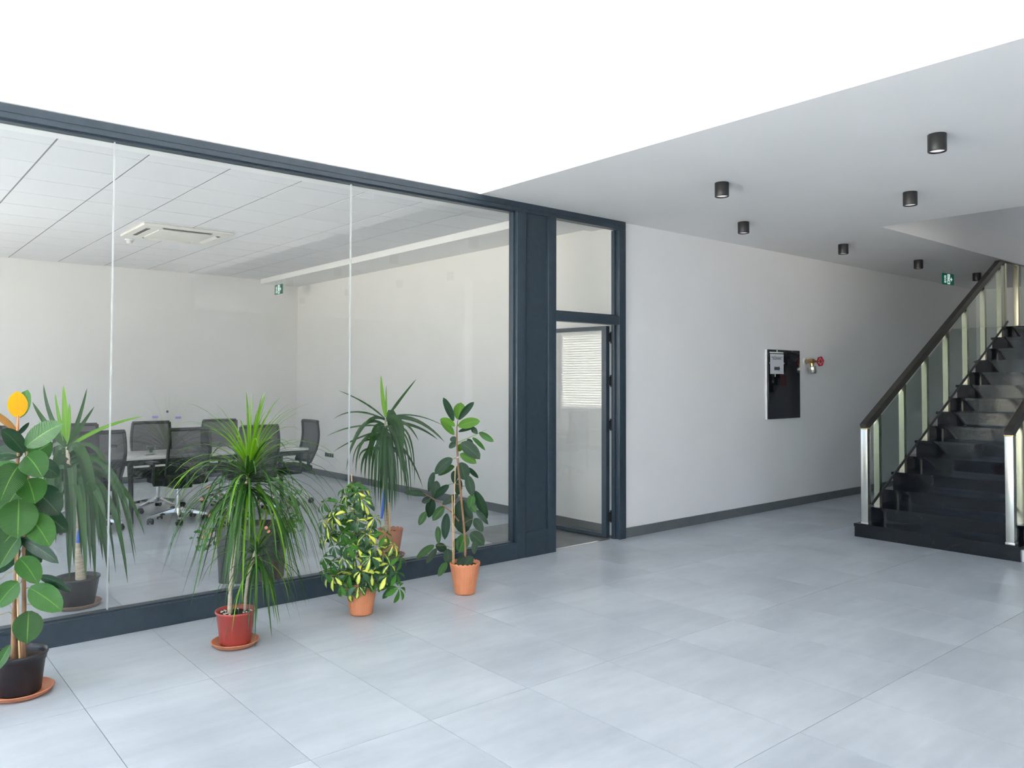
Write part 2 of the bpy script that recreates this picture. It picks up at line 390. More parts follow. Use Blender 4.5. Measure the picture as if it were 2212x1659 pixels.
# walls (all with real thickness)
g = G(); g.box(-6.2, XB, YW, YW+.38, ZL+.004, ZT); struct('wall_left', g, M_wall)
g = G(); g.box(-6.2, XB, YW-.006, YW+.0, ZL+.012, ZL+.024); struct('trim_1', g, M_wall)
g = G(); g.box(XB, XB+.25, -2.5, YW+.38, ZL+.003, ZT); struct('wall_bulkhead', g, M_wall)
g = G(); g.box(XR, XE, YW, YW+.2, 0, ZL+.3); struct('wall_corridor', g, M_wall)
# low ceiling slab with stairwell opening
WX0, WX1, WY0, WY1 = 8.22, 13.9, .75, 3.795
g = G()
for (a, b, c, d) in ((XB+.002, WX0, YS, YW), (WX0, WX1, WY1, YW), (WX1, XE, YS, YW), (WX0, WX1, YS, WY0)): g.box(a, b, c, d, ZL, ZL+.35)
struct('ceiling_low', g, M_ceil)
# upper stairwell walls
g = G(); g.box(WX0-.15, XE, WY1, WY1+.15, ZL+.35, ZT); struct('wall_stairwell_left', g, M_wall)
g = G(); g.box(WX0-.15, XE, WY0-.15, WY0, ZL+.35, ZT); struct('wall_stairwell_right', g, M_wall)
g = G(); g.box(WX0-.15, WX0, WY0, WY1, ZL+.35, ZT); struct('wall_stairwell_front', g, M_wall)
g = G(); g.box(WX0-.15, XE+.15, WY0-.15, WY1+.15, ZT, ZT+.15); struct('ceiling_stairwell', g, M_ceil)
g = G(); g.box(XE, XE+.2, YS, YW+.2, 0, 4.6); g.box(XE, XE+.2, WY0-.15, 1.6, 4.6, ZT); g.box(XE, XE+.2, 2.8, WY1+.15, 4.6, ZT); g.box(XE, XE+.2, 1.6, 2.8, 5.6, ZT)
struct('wall_end', g, M_wall)
g = G(); g.box(4.41, XE, YS-.2, YS, 0, ZL+.35); struct('wall_south_corridor', g, M_wall)
g = G(); g.box(XB, XB+.25, -2.7, -2.5, 0, ZL); g.box(XB, XB+.25, YS-.2, YS+.1, 0, ZL); g.box(XB, XB+.25, YS+.1, -2.7, 3.05, ZL); struct('wall_south_return', g, M_wall)
glazing('fill_window_south', 'x', XB+.12, YS+.1, -2.7, .02, 3.05, 4, [2.4])  # unseen glazing added to brighten the low ceiling and corridor wall
g = G(); g.box(.6, XB-.01, YS-.2, -2.71, 3.3, 3.5); struct('sun_blocker', g, M_ceil)  # unseen slab added to keep the sun out of the south glazing
# tall hall: south wall with clerestory, west glazed wall, ceiling
g = G(); g.box(-6.2, XB, -2.7, -2.5, 0, ZT)
struct('wall_south', g, M_wall)
g = G(); g.box(-6.2, XB+.25, -2.7, YW+.38, ZT, ZT+.2); struct('ceiling', g, M_ceil)
g = G(); g.box(-6.2, -6, -2.5, -1.2, 0, ZT); g.box(-6.2, -6, 5.1, YW, 0, ZT); g.box(-6.2, -6, -1.2, 5.1, 3.0, ZT); g.box(-6.2, -6, -1.2, 5.1, 0, .1)
struct('wall_west', g, M_wall)
glazing('window_3', 'x', -6.1, -1.2, 5.1, .1, 3.0, 5, [2.4])
glazing('window_5', 'x', XE+.1, 1.6, 2.8, 4.6, 5.6, 2, [])

# office shell
g = G(); g.box(OX0-.2, OX1+.2, OY1, OY1+.2, 0, OZ+.3); struct('wall_back', g, M_owall)
g = G(); g.box(OX1, OX1+.15, YW+.2, OY1, 0, OZ+.3); struct('wall_right', g, M_owall)
g = G(); g.box(XR, OX1+.15, YW+.02, YW+.2, 0, ZL+.25)
g = G()
WZ0, WZ1 = .9, 2.8
for a, b in ((YW+.38, 9.1), (10.4, 11.15), (12.65, OY1)): g.box(OX0-.2, OX0, a, b, WZ0, WZ1)
g.box(OX0-.2, OX0, YW+.0, OY1, 0, WZ0); g.box(OX0-.2, OX0, YW+.38, OY1, WZ1, OZ+.3); g.box(OX0-.2, OX0, YW, YW+.38, WZ0, ZL)
struct('wall_office_left', g, M_owall)
# baseboards
g = G(); g.box(XR+.0, XE, YW-.014, YW, 0, .098); struct('baseboard_corridor', g, M_base)
g = G(); g.box(OX1-.014, OX1, YW+.2, OY1, 0, .098); struct('baseboard_right', g, M_base)
g = G(); g.box(OX0, OX1, OY1-.014, OY1, 0, .098); struct('baseboard_back', g, M_base)
g = G(); g.box(XE-.014, XE, YS, YW, 0, .098); struct('baseboard_end', g, M_base)
g = G(); g.box(OX0, OX0+.014, YW+.2, OY1, 0, .098); struct('baseboard_office_left', g, M_base)
# office ceiling: deck, plaster margins, grid, panels
SX, SZ = 5.37, 3.195
g = G(); g.box(OX0, OX1, YW+.38, OY1, OZ+.06, OZ+.3); ceil = struct('ceiling_office', g, M_tbar)
g = G(); g.box(OX0, OX1, YW+.02, 5.86, 3.165, OZ+.3); struct('ceiling_margin', g, M_ceil)
g = G(); g.box(SX, OX1, 5.86, OY1, SZ, OZ+.3); struct('ceiling_soffit', g, M_ceil)
PX0, PP, PY0 = 1.115, .611, 6.478
g = G()
k = -6
while PX0+PP*k < SX+.3:
    x = PX0+PP*k
    if OX0 < x < SX: g.box(x-.009, x+.009, 5.86, OY1, OZ-.001, OZ+.012)
    k += 1
k = -1
while PY0+PP*k < OY1:
    y = PY0+PP*k
    if y > 5.87: g.box(OX0, SX, y-.008, y+.008, OZ+.001, OZ+.012)
    k += 1
o = obj('grid_bar', g, M_tbar, ceil); o['kind'] = 'stuff'
CASS = (2.42, 3.42, 9.02, 9.98)
me_full = None
for i in range(-6, 8):
    for j in range(-2, 12):
        x0 = max(PX0+PP*i, OX0); x1 = min(PX0+PP*(i+1), SX); y0 = max(PY0+PP*j, 5.86); y1 = min(PY0+PP*(j+1), OY1)
        if x1-x0 < .05 or y1-y0 < .05: continue
        gx, gy = .007, .0055
        g = G(); g.box(gx, x1-x0-gx, gy, y1-y0-gy, 0, .02)
        full = abs(x1-x0-PP) < 1e-5 and abs(y1-y0-PP) < 1e-5
        if full:
            if me_full is None: me_full = mesh('ceiling_panel', g, M_panel)
            o = obj('ceiling_panel', me_full, None, ceil)
        else: o = obj('ceiling_panel', g, M_panel, ceil)
        o.location = (x0, y0, OZ-.004)

# ------------------------------------------------------------------ glazed partition (window_1) and door_1
ZF0, ZF1 = 3.105, 3.19
SILL = .145
w1 = struct('window_1', None, None, label='large frameless-jointed glass partition in dark blue-grey metal frame')
PX = [-2.0, -.385, 1.283, 2.957, 4.585]
g = G(); g.box(-2.0, XR, YW-.03, YW+.05, ZF0, ZF1); g.box(-2.0, XR, YW-.036, YW-.028, ZF0+.035, ZF0+.04); g.box(-2, 4.585, YW+.0, YW+.065, ZF0-.012, ZF0)
obj('head_rail', g, M_frame, w1)
g = G(); g.box(-2.0, 4.585, YW-.03, YW+.05, 0.001, SILL-.012); g.box(-2.0, 4.585, YW-.036, YW+.05, SILL-.012, SILL); g.box(-2, 4.585, YW+.0, YW+.065, SILL, SILL+.01)
obj('sill_rail', g, M_frame, w1)
g = G(); g.rbox(((4.585+4.69)/2, YW+.012, (ZF0+.001)/2), (.105, .09, ZF0-.002), .004); g.box(4.565, 4.585, YW+.0, YW+.06, SILL, ZF0); obj('post', g, M_frame, w1)
g = G(); g.box(4.69, 4.965, YW-.012, YW+.03, .001, ZF0); g.box(4.69, 4.965, YW-.0315, YW+.03, .001, .22); g.box(4.955, 4.963, YW-.018, YW-.01, .25, 2.95); obj('infill_panel', g, M_frame, w1)
g = G(); g.rbox(((4.965+5.065)/2, YW+.012, (ZF0+.001)/2), (.10, .09, ZF0-.002), .004); obj('post', g, M_frame, w1)
for a, b in zip(PX[:-1], PX[1:]):
    g = G(); g.box(a+.004, b-.004, YW+.03, YW+.04, SILL, ZF0); obj('glass_pane', g, M_glass, w1)
for x in PX[1:-1]:
    g = G(); g.box(x-.0035, x+.0035, YW+.026, YW+.044, SILL, ZF0); obj('glass_joint', g, M_seal, w1)
# door frame, transom light
d1 = struct('door_1', None, None, label='open glazed door with transom light in dark metal frame')
DX0, DX1 = 5.065, 5.935
g = G(); g.rbox(((DX1+XR)/2, YW+.012, 3.104/2), (XR-DX1, .09, 3.103), .004); g.box(DX1-.02, DX1, YW+.02, YW+.06, 0, 3.1); obj('door_jamb', g, M_frame, d1)
g = G(); g.rbox(((DX0+DX1)/2, YW+.012, 2.188), (DX1-DX0, .09, .088), .004); g.box(DX0, DX1, YW+.0, YW+.06, 2.232, 2.244); obj('transom_bar', g, M_frame, d1)
g = G(); g.box(DX0, DX1, YW+.03, YW+.04, 2.232, ZF0); obj('glass_pane', g, M_glass, d1)
M_darkfloor = speck('dark_floor', (.09, .10, .105), (.17, .185, .19), .35, 4, rnd=True)
g = G(); g.box(DX0-.2, 6.02, YW+.06, YW+1.35, 0, .003); obj('dark_floor_patch', g, M_darkfloor, floor)  # darker mottled floor area inside the door, laid over the tiles
g = G(); g.box(DX0, DX1, YW+.03, YW+.055, 0, .006); obj('threshold_strip', g, M_chrome, d1)
# leaf, hinged on the far jamb, open into the office
leaf = bpy.data.objects.new('door_leaf', mesh('door_leaf', G().box(-.052, 0, 0, .06, .012, 2.135), M_frame)); COL.objects.link(leaf); leaf.parent = d1
leaf.location = (DX1-.022, YW+.085, 0); leaf.rotation_euler = (0, 0, R(3.5))
LW = .83
g = G(); g.box(-.052, 0, LW-.06, LW, .012, 2.135); obj('stile', g, M_frame, leaf)
g = G(); g.box(-.052, 0, .06, LW-.06, 2.095, 2.135); obj('top_rail', g, M_frame, leaf)
g = G(); g.box(-.052, 0, .06, LW-.06, .012, .045); obj('bottom_rail', g, M_frame, leaf)
g = G(); g.box(-.031, -.021, .06, LW-.06, .045, 2.095); obj('glass_pane', g, M_glass, leaf)
g = G(); g.rbox((-.085, LW-.03, 1.02), (.02, .02, .12), .006); g.tube([(-.052, LW-.03, 1.05), (-.10, LW-.03, 1.05), (-.10, LW-.16, 1.05)], .009); obj('lever_handle', g, M_darksteel, leaf)
for z in (.22, 1.14, 1.58, 2.02):
    g = G(); g.tube([(DX1-.012, YW+.075, z-.06), (DX1-.012, YW+.075, z+.06)], .011, 10)
    g.box(DX1-.05, DX1-.012, YW+.066, YW+.074, z-.045, z+.045); g.box(DX1-.012, DX1+.01, YW+.056, YW+.07, z-.045, z+.045)
    obj('hinge', g, M_darksteel, d1)
g = G(); g.box(XR, XR+.03, YW-.004, YW, .098, ZL); struct('trim_2', g, M_wall)

# office side window with blind, and an unseen bare one added for light
M_blind = mat('blind_white', (.86, .86, .85), .5)
_tl = N(M_blind, 'ShaderNodeBsdfTranslucent'); _tl.inputs[0].default_value = (.8, .8, .78, 1); _mx = N(M_blind, 'ShaderNodeMixShader'); _mx.inputs[0].default_value = .35
L(M_blind, B(M_blind).outputs[0], _mx.inputs[1]); L(M_blind, _tl.outputs[0], _mx.inputs[2]); L(M_blind, _mx.outputs[0], [n for n in M_blind.node_tree.nodes if n.type == 'OUTPUT_MATERIAL'][0].inputs[0])
for wi, (a, b) in enumerate(((9.1, 10.4), (11.15, 12.65))):
    wf = struct('window_2' if wi else 'fill_window_office', None, None)
    g = G()
    for (p, q, r, s_) in ((a, b, WZ0, WZ0+.06), (a, b, WZ1-.06, WZ1), (a, a+.06, WZ0, WZ1), (b-.06, b, WZ0, WZ1)): g.box(OX0-.12, OX0-.06, p, q, r, s_)
    obj('window_frame', g, M_frame, wf)
    g = G(); g.box(OX0-.095, OX0-.085, a+.05, b-.05, WZ0+.05, WZ1-.05); obj('glass_pane', g, M_glass, wf)
    if wi == 0: continue
    bl = thing('window_blind', 'white venetian blind over office side window, mirrored in the open door', 'blind', (OX0-.035, (a+b)/2, WZ0))
    h = (b-a)/2-.02
    g = G(); g.box(-.02, .02, -h, h, WZ1-WZ0-.05, WZ1-WZ0-.004); obj('head_box', g, M_blind, bl)
    sl = G(); c, s_ = math.cos(R(60))*.03, math.sin(R(60))*.03
    sl.add([(-c, -h, -s_), (c, -h, s_), (c, h, s_), (-c, h, -s_), (-c, -h, -s_-.001), (c, -h, s_-.001), (c, h, s_-.001), (-c, h, -s_-.001)],
           [(0, 1, 2, 3), (7, 6, 5, 4), (0, 4, 5, 1), (1, 5, 6, 2), (2, 6, 7, 3), (3, 7, 4, 0)])
    slm = mesh('slat', sl, M_blind)
    z = .03
    while z < WZ1-WZ0-.08:
        o = obj('slat', slm, None, bl); o.location = (0, 0, z); z += .056

# ------------------------------------------------------------------ ceiling fixtures
g = G(); g.lathe([(.0, .0), (.055, .0), (.0565, -.003), (.0565, -.11), (.055, -.114), (.049, -.114), (.0485, -.108)], seg=36)
dl_body = mesh('housing', g, M_blackpl)
M_diff = mat('diffuser_white', (.85, .85, .85), .35); 
_b = B(M_diff); _b.inputs['Emission Color'].default_value = (1, .97, .92, 1); _b.inputs['Emission Strength'].default_value = .25
g = G(); g.lathe([(0, -.104), (.048, -.104)], seg=36); dl_dif = mesh('diffuser', g, M_diff)
DLS = [(5.385, 2.12, 'black cylinder downlight nearest the tall white wall, largest of all'), (5.405, 3.78, 'black cylinder downlight nearest the top of the glass door frame'),
       (6.93, 4.59, 'black cylinder downlight close to the grey corridor wall, first of that row'), (6.88, 2.93, 'black cylinder downlight second in from the top right, before the stairwell opening'),
       (8.96, 4.585, 'black cylinder downlight along the corridor wall, above and right of the black wall cabinet'), (10.89, 4.54, 'black cylinder downlight just left of the green exit sign'),
       (12.87, 4.53, 'black cylinder downlight beyond the green exit sign, beside the stair handrail')]
for x, y, lb in DLS:
    t = thing('downlight', lb, 'light', (x, y, ZL), 0, 'black cylinder downlights on the low ceiling')
    obj('housing', dl_body, None, t); obj('diffuser', dl_dif, None, t)
for x, y, w_ in ((5.41, .55, 'near row, first'), (5.42, -1.08, 'near row, second'), (6.9, 1.25, 'far row, first'), (6.86, -.1, 'far row, second'), (6.84, -1.8, 'far row, third'), (6.9, -3.75, 'far row, last one')):
    t = thing('downlight', 'cylinder downlight seen only mirrored in the glass, '+w_, 'light', (x, y, ZL), 0, 'downlights mirrored in the glass')
    obj('housing', dl_body, None, t); obj('diffuser', dl_dif, None, t)
# air conditioner cassette
M_ac = speck('cream_plastic', (.74, .72, .66), (.77, .75, .69), .45, 6)
cx, cyy = (CASS[0]+CASS[1])/2, (CASS[2]+CASS[3])/2
t = thing('ceiling_air_conditioner', 'cream square air conditioner cassette set in the office tile ceiling', 'air conditioner', (cx, cyy, OZ-.006))
g = G(); g.rbox((0, 0, -.012), (.98, .96, .03), .012); obj('fascia', g, M_ac, t)
g = G(); g.rbox((0, 0, -.03), (.56, .56, .016), .006)
obj('intake_grille', g, M_ac, t)
sl = [g_ for g_ in ()]
for a in range(4):
    rot = Matrix.Rotation(a*math.pi/2, 3, 'Z')
    g = G(); g.rbox(rot @ Vector((.385, 0, -.0275)), (.045, .54, .004) if a % 2 == 0 else (.54, .045, .004), 0); obj('air_slot', g, M_gasket, t)
    tl = Matrix.Rotation(R(25), 3, 'Y'); g = G(); g.rbox(rot @ Vector((.36, 0, -.033)), (.05, .52, .005), .001, rot @ tl); obj('louver', g, M_ac, t)
# smoke detector
M_pl0 = mat('detector_white', (.76, .75, .73), .5)
t = thing('smoke_detector', 'white round smoke detector on ceiling tile beside the air conditioner', 'smoke detector', onZ(280, 517, OZ-.005))
g = G(); g.lathe([(0, 0), (.055, 0), (.055, -.012), (.045, -.018)], seg=24); obj('base', g, M_pl0, t)
g = G(); g.lathe([(.036, -.016), (.036, -.04), (.028, -.052), (0, -.054)], seg=24, rmod=lambda a, i: 1-.12*(math.cos(12*a) > .2)*(i == 1)); obj('cap', g, M_pl0, t)

# exit signs
M_green = mat('sign_green', (.004, .075, .045), .35); M_white = mat('sign_white', (.75, .85, .82), .4)
_b = B(M_green); _b.inputs['Emission Color'].default_value = (.0, .12, .07, 1); _b.inputs['Emission Strength'].default_value = .15
_b = B(M_white); _b.inputs['Emission Color'].default_value = (.8, 1, .95, 1); _b.inputs['Emission Strength'].default_value = .25
def exit_sign(label, loc, rz, flip, ht):
    t = thing('exit_sign', label, 'sign', loc, rz)
    w, h = .30, .16
    g = G(); g.rbox((0, 0, -ht-h/2), (w, .012, h), .002); obj('panel', g, M_green, t)
    g = G()
    for s in (-.1, .1): g.tube([(s, 0, 0), (s, 0, -ht)], .003, 6); g.lathe([(0, 0), (.014, 0), (.014, -.006), (0, -.006)], (s, 0, 0), 12)
    obj('hanger', g, M_chrome, t)
    z = -ht-h/2; f = -1 if flip else 1
    for side in (-1, 1):
        y = side*.0075
        y0, y1 = min(y, y-side*.002), max(y, y-side*.002)
        g = G()
        g.prism([(f*p, q+z) for p, q in ((.07, .032), (.105, 0), (.07, -.032), (.078, -.007), (.05, -.007), (.05, .007), (.078, .007))], y0, y1)      # arrow
        obj('arrow', g, M_white, t)
        g = G()
        for (a, b, c, d) in ((-.02, .04, .058, .07), (-.02, .04, -.07, -.058), (.03, .042, -.07, .07), (-.02, -.008, -.07, .07)):
            g.box(min(f*a, f*b), max(f*a, f*b), y0, y1, c+z, d+z)
        obj('door_symbol', g, M_white, t)
        g = G()   # running figure: head, trunk, arms, legs
        g.lathe([(0, 0), (.011, 0)], (f*.012, y0 if side < 0 else y1, z+.043), 12, axis=Matrix.Rotation(R(90), 3, 'X'))
        for pl in ([(.004, .03), (.018, .028), (.010, -.008), (-.002, -.004)], [(.014, .028), (.034, .012), (.031, .007), (.012, .02)], [(.006, .026), (-.012, .01), (-.009, .005), (.008, .018)],
                   [(.0, -.004), (.010, -.008), (.026, -.028), (.022, -.032), (.002, -.014)], [(-.002, -.004), (.006, -.008), (-.008, -.035), (-.026, -.04), (-.026, -.034), (-.012, -.03)]):
            g.prism([(f*a, b+z) for a, b in pl], y0, y1)
        obj('running_figure', g, M_white, t)
        g = G()
        for k, (w0, zz) in enumerate(((.055, .042), (.05, .026), (.055, .008), (.05, -.014), (.058, -.034), (.056, -.05))):
            a, b = f*(-.105), f*(-.105+w0*(.9 if k % 2 else 1)); g.box(min(a, b), max(a, b), y0, y1, zz+z-.005, zz+z+.005)
        obj('lettering_bars', g, M_white, t)
    return t
exit_sign('small green exit sign hanging from the office soffit at the back', (5.46, 12.45, SZ), R(90), True, .05)
exit_sign('small green exit sign hanging in the corridor between two downlights', (12.05, 4.62, ZL), R(-8), False, .07)

# wall outlets
M_pl = mat('outlet_white', (.8, .8, .79), .4); M_lil = mat('lilac_cover', (.45, .38, .80), .4)
p = onY(361, 889, OY1-.001)
g = G(); g.rbox((0, -.006, 0), (.10, .014, .10), .004); o = obj('wall_outlet', g, M_pl, None); o.location = p; tag(o, 'white square wall outlet above the meeting table', 'outlet')
g = G(); g.lathe([(.02, -.0135), (.02, -.010), (0, -.010)], seg=16, axis=Matrix.Rotation(R(90), 3, 'X')); g.v = [(a, -.0142 if 1 else b, c) for a, b, c in g.v]; obj('socket_face', g, M_tbar, o)
for k, (px, lb) in enumerate(((335, 'small lilac wall plate left of the white outlet'), (385, 'small lilac wall plate right of the white outlet'))):
    g = G(); g.rbox((0, -.004, 0), (.085, .01, .035), .003); o = obj('wall_plate', g, M_lil); o.location = onY(px, 901+k, OY1-.001); tag(o, lb, 'wall plate')
t = thing('power_outlet_block', 'black four-gang power outlet low on the white office wall', 'outlet', (OX1-.001, 11.73, .36))
g = G(); g.rbox((-.006, 0, 0), (.012, .31, .085), .003); obj('frame', g, M_pl, t)
for k in range(4):
    g = G(); g.rbox((-.013, -.112+.075*k, 0), (.006, .062, .062), .004); obj('socket', g, M_blackpl, t)

# ------------------------------------------------------------------ wall cabinet with notice, valve
t = thing('fire_hose_cabinet', 'black glass fire hose cabinet flush on the corridor wall', 'cabinet', (8.965, YW, 1.54))
g = G(); g.box(-.365, .365, -.022, 0, -.428, .428); obj('frame', g, M_pl, t)
M_blkglass = mat('black_glass', (.004, .006, .009), .06, 0, .6)
g = G(); g.rbox((.001, -.031, 0), (.722, .018, .852), .003); obj('door', g, M_blkglass, t)
M_redfaint = mat('hose_red', (.035, .006, .006), .3)
g = G(); g.box(-.10, .04, -.0415, -.0405, -.02, .12); obj('red_label', g, M_redfaint, t)
def text_mesh(s, size, name='lettering'):
    c = bpy.data.curves.new('t', 'FONT'); c.body = s; c.size = size; c.align_x = 'CENTER'; c.align_y = 'CENTER'; c.extrude = .0004
    o = bpy.data.objects.new('t', c); COL.objects.link(o); dg = bpy.context.evaluated_depsgraph_get(); me = bpy.data.meshes.new_from_object(o.evaluated_get(dg)); bpy.data.objects.remove(o); me.name = name; return me
t = thing('paper_notice', 'white paper notice with a right arrow taped on the black cabinet', 'notice', (8.79, YW-.0405, 1.80))
M_paper = mat('paper', (.62, .64, .68), .7); M_ink = mat('ink', (.06, .07, .09), .8); M_tape = mat('tape', (.5, .53, .5), .5)
g = G(); g.rbox((0, -.001, -.01), (.30, .002, .245), 0); obj('sheet', g, M_paper, t)
g = G(); g.rbox((-.008, -.0015, .13), (.305, .003, .014), 0); obj('folded_edge', g, mat('paper_bright', (.8, .8, .82), .6), t)
g = G(); g.prism([(-.06, -.045), (-.06, -.085), (.04, -.085), (.04, -.1), (.068, -.065), (.04, -.03), (.04, -.045)], -.0035, -.0022); obj('arrow', g, M_ink, t)
tm = text_mesh('"SIĞINAK"', .052); tm.materials.append(M_ink); o = obj('lettering', tm, None, t); o.rotation_euler = (R(90), 0, 0); o.location = (0, -.0028, .058)
for (x, z, w, h) in ((0, .155, .022, .05), (-.155, .0, .025, .018), (.155, -.0, .02, .018), (-.045, -.145, .022, .045)):
    g = G(); g.box(x-w/2, x+w/2, -.0045, -.0038, z-h/2, z+h/2); obj('tape', g, M_tape, t)
M_brass = speck('brass', (.50, .36, .16), (.62, .46, .22), .3, 30, metal=1); M_alu = mat('aluminium_cap', (.62, .62, .58), .3, 1); M_redw = mat('valve_red', (.42, .01, .025), .35)
t = thing('fire_hose_valve', 'brass angle valve with red handwheel beside the black cabinet', 'valve', (9.52, YW, 1.835))
RX = lambda d: Vector((0, 0, 1)).rotation_difference(Vector(d)).to_matrix()
g = G(); g.lathe([(.0, 0), (.05, 0), (.05, .008), (.03, .012)], seg=20, axis=RX((0, -1, 0))); obj('wall_flange', g, M_pl, t)
g = G(); g.tube([(0, 0, 0), (0, -.09, 0)], .024, 14); g.lathe([(.0, 0), (.034, 0), (.038, .03), (.034, .06), (0, .06)], (0, -.06, 0), 8, axis=RX((0, -1, 0)), smooth=False); g.tube([(0, -.09, .01), (.0, -.10, -.075)], [.028, .024], 12)
g.tube([(.0, -.09, 0), (.075, -.12, 0)], [.026, .013], 12); g.tube([(.06, -.114, 0), (.125, -.14, 0)], .009, 10); obj('body', g, M_brass, t)
ax = Vector((0.1, -.1, -.99)).normalized(); g = G(); g.lathe([(0, 0), (.045, 0), (.05, .01), (.045, .022), (.05, .03), (.045, .045), (.047, .075), (.036, .095), (0, .095)], (0, -.10, -.065), 20, axis=RX(ax)); obj('coupling_cap', g, M_alu, t)
hw = Vector((.92, -.38, 0)).normalized(); q = RX(hw); c0 = Vector((.128, -.142, 0)); g = G()
ring = [c0 + q @ Vector((math.cos(a)*.055*(1+.08*math.cos(6*a)), math.sin(a)*.055*(1+.08*math.cos(6*a)), 0)) for a in [2*math.pi*k/30 for k in range(31)]]
g.tube(ring, .009, 8, False)
for k in range(3):
    a = k*math.pi/3; g.tube([c0+q @ Vector((math.cos(a)*.055, math.sin(a)*.055, 0)), c0-q @ Vector((math.cos(a)*.055, math.sin(a)*.055, 0))], .006, 6)
g.tube([c0-hw*.01, c0+hw*.014], .014, 10); obj('handwheel', g, M_redw, t)

# ------------------------------------------------------------------ STAIR
st = thing('staircase', 'black granite staircase rising from the corridor to the upper floor', 'staircase', (0, 0, 0))
RISE, GO = .156, .293
YA, YB_ = 2.465, 3.965
z1 = .135
g = G(); g.box(7.915, 8.25, YA, YB_, z1-.03, z1); g.box(7.93, 7.96, YA+.005, YB_, 0, z1-.03); obj('plinth_step', g, M_granite, st)
def stepz(n): return z1+RISE*(n-1)
def stepx(n): return 8.12+GO*(n-2)
NS = 15
body = [(7.962, 0), (7.962, z1-.031)]
for n in range(2, NS+1):
    x = stepx(n)
    g = G(); g.box(x+.012, x+.034, YA+.04, YB_-.04, stepz(n-1), stepz(n)-.03); obj('riser', g, M_granite, st)
    xe = stepx(n+1)+.03 if n < NS else 13.9
    g = G(); g.box(x-.006, xe, YA+.0 if n < NS else .8, YB_-.03, stepz(n)-.03, stepz(n)); obj('tread' if n < NS else 'landing_slab', g, M_granite, st)
    body += [(x+.035, stepz(n-1)-.031), (x+.035, stepz(n)-.031)]
body += [(13.9, stepz(NS)-.031), (13.9, stepz(NS)-.2), (12.0, stepz(NS)-.2), (11.0, 1.55), (9.6, .7), (9.6, 0)]
g = G(); g.prism(body, YA+.06, YB_-.06); g.box(11.95, 13.9, .8, YA+.06, stepz(NS)-.2, stepz(NS)-.031); obj('stringer_body', g, M_wall, st)
g = G(); g.box(13.905, 14.05, .8, YB_, 0, ZL-.002); struct('wall_landing', g, M_wall)
g = G(); g.box(7.7, 13.9, .55, .75, 0, ZL); struct('light_block_wall', g, M_wall)  # unseen wall added to cut light to the far corridor and landing
# white return beside the plinth
g = G(); g.box(7.97, 9.6, YA-.02, YA+.058, 0, z1-.035); obj('side_return', g, M_wall, st)
def railing(label, yy, side, xend_flat):
    t = thing('stair_railing', label, 'railing', (0, 0, 0), 0, 'glass railings of the granite stair')
    def rz(x): return 1.115+.538*(x-7.93)
    # handrail: rectangular bar
    def bar(g, p, q, w, h):
        p, q = Vector(p), Vector(q); dd = (q-p).normalized(); s = Vector((0, 1, 0)); up = s.cross(dd)*-1
        if up.z < 0: up = -up
        vs = []
        for e in (p, q):
            for a, b in ((-1, -1), (1, -1), (1, 1), (-1, 1)): vs.append(e + s*(a*w/2) + up*(b*h/2))
        g.add(vs, [(0, 1, 2, 3), (7, 6, 5, 4), (0, 4, 5, 1), (1, 5, 6, 2), (2, 6, 7, 3), (3, 7, 4, 0)])
    xt = 11.80
    g = G(); bar(g, (7.925, yy, rz(7.925)), (xt, yy, rz(xt)), .062, .075)
    if xend_flat: bar(g, (xt-.02, yy, rz(xt)+.0), (12.42, yy, rz(xt)+.012), .05, .045)
    obj('handrail', g, M_rail, t)
    g = G(); g.rbox((8.0-.035, yy, (z1+1.10)/2), (.07, .07, 1.10-z1), .004); g.rbox((7.965, yy, z1+.012), (.078, .078, .024), .003); obj('newel_post', g, M_steel, t)
    g = G(); g.rbox((7.965, yy, 1.105), (.075, .076, .012), .002); obj('newel_cap', g, M_brass, t)
    for n in range(2, 15, 2):
        x = stepx(n)+.11; g = G(); g.box(x-.028, x+.028, yy-.028, yy+.028, stepz(n), rz(x)-.04); obj('post', g, M_post, t)
    # lower rail and glass
    def lz(x): return .30+.525*(x-7.93)
    yg = yy-.045*side
    g = G(); bar(g, (8.0, yg, lz(8.0)), (11.9, yg, lz(11.9)), .014, .022); obj('bottom_rail', g, M_rail, t)
    g = G(); g.prism([(8.03, lz(8.03)), (11.8, lz(11.8)), (11.8, rz(11.8)-.05), (8.03, rz(8.03)-.05)], yg-.005, yg+.005); obj('glass_panel', g, M_glass_stair, t)
    if xend_flat:
        x = 12.38; g = G(); g.rbox((x, yy, (stepz(NS)+3.34)/2), (.062, .062, 3.34-stepz(NS)), .003); obj('landing_post', g, M_post, t)
        g = G(); g.box(11.9-.028, 11.9+.028, yy-.028, yy+.028, stepz(NS), rz(xt)-.03); obj('post', g, M_post, t)
        g = G(); g.rbox((x-.05, yy, 3.32), (.12, .07, .05), .004); obj('post_cap', g, M_rail, t)
        g = G(); g.box(12.42, 13.8, yg-.005, yg+.005, stepz(NS)+.08, 3.3); obj('glass_panel', g, M_glass_stair, t)
    return t
railing('steel and glass stair railing on the corridor wall side', 3.86, 1, True)
railing('steel and glass stair railing at the right edge of the photo', 2.55, -1, False)

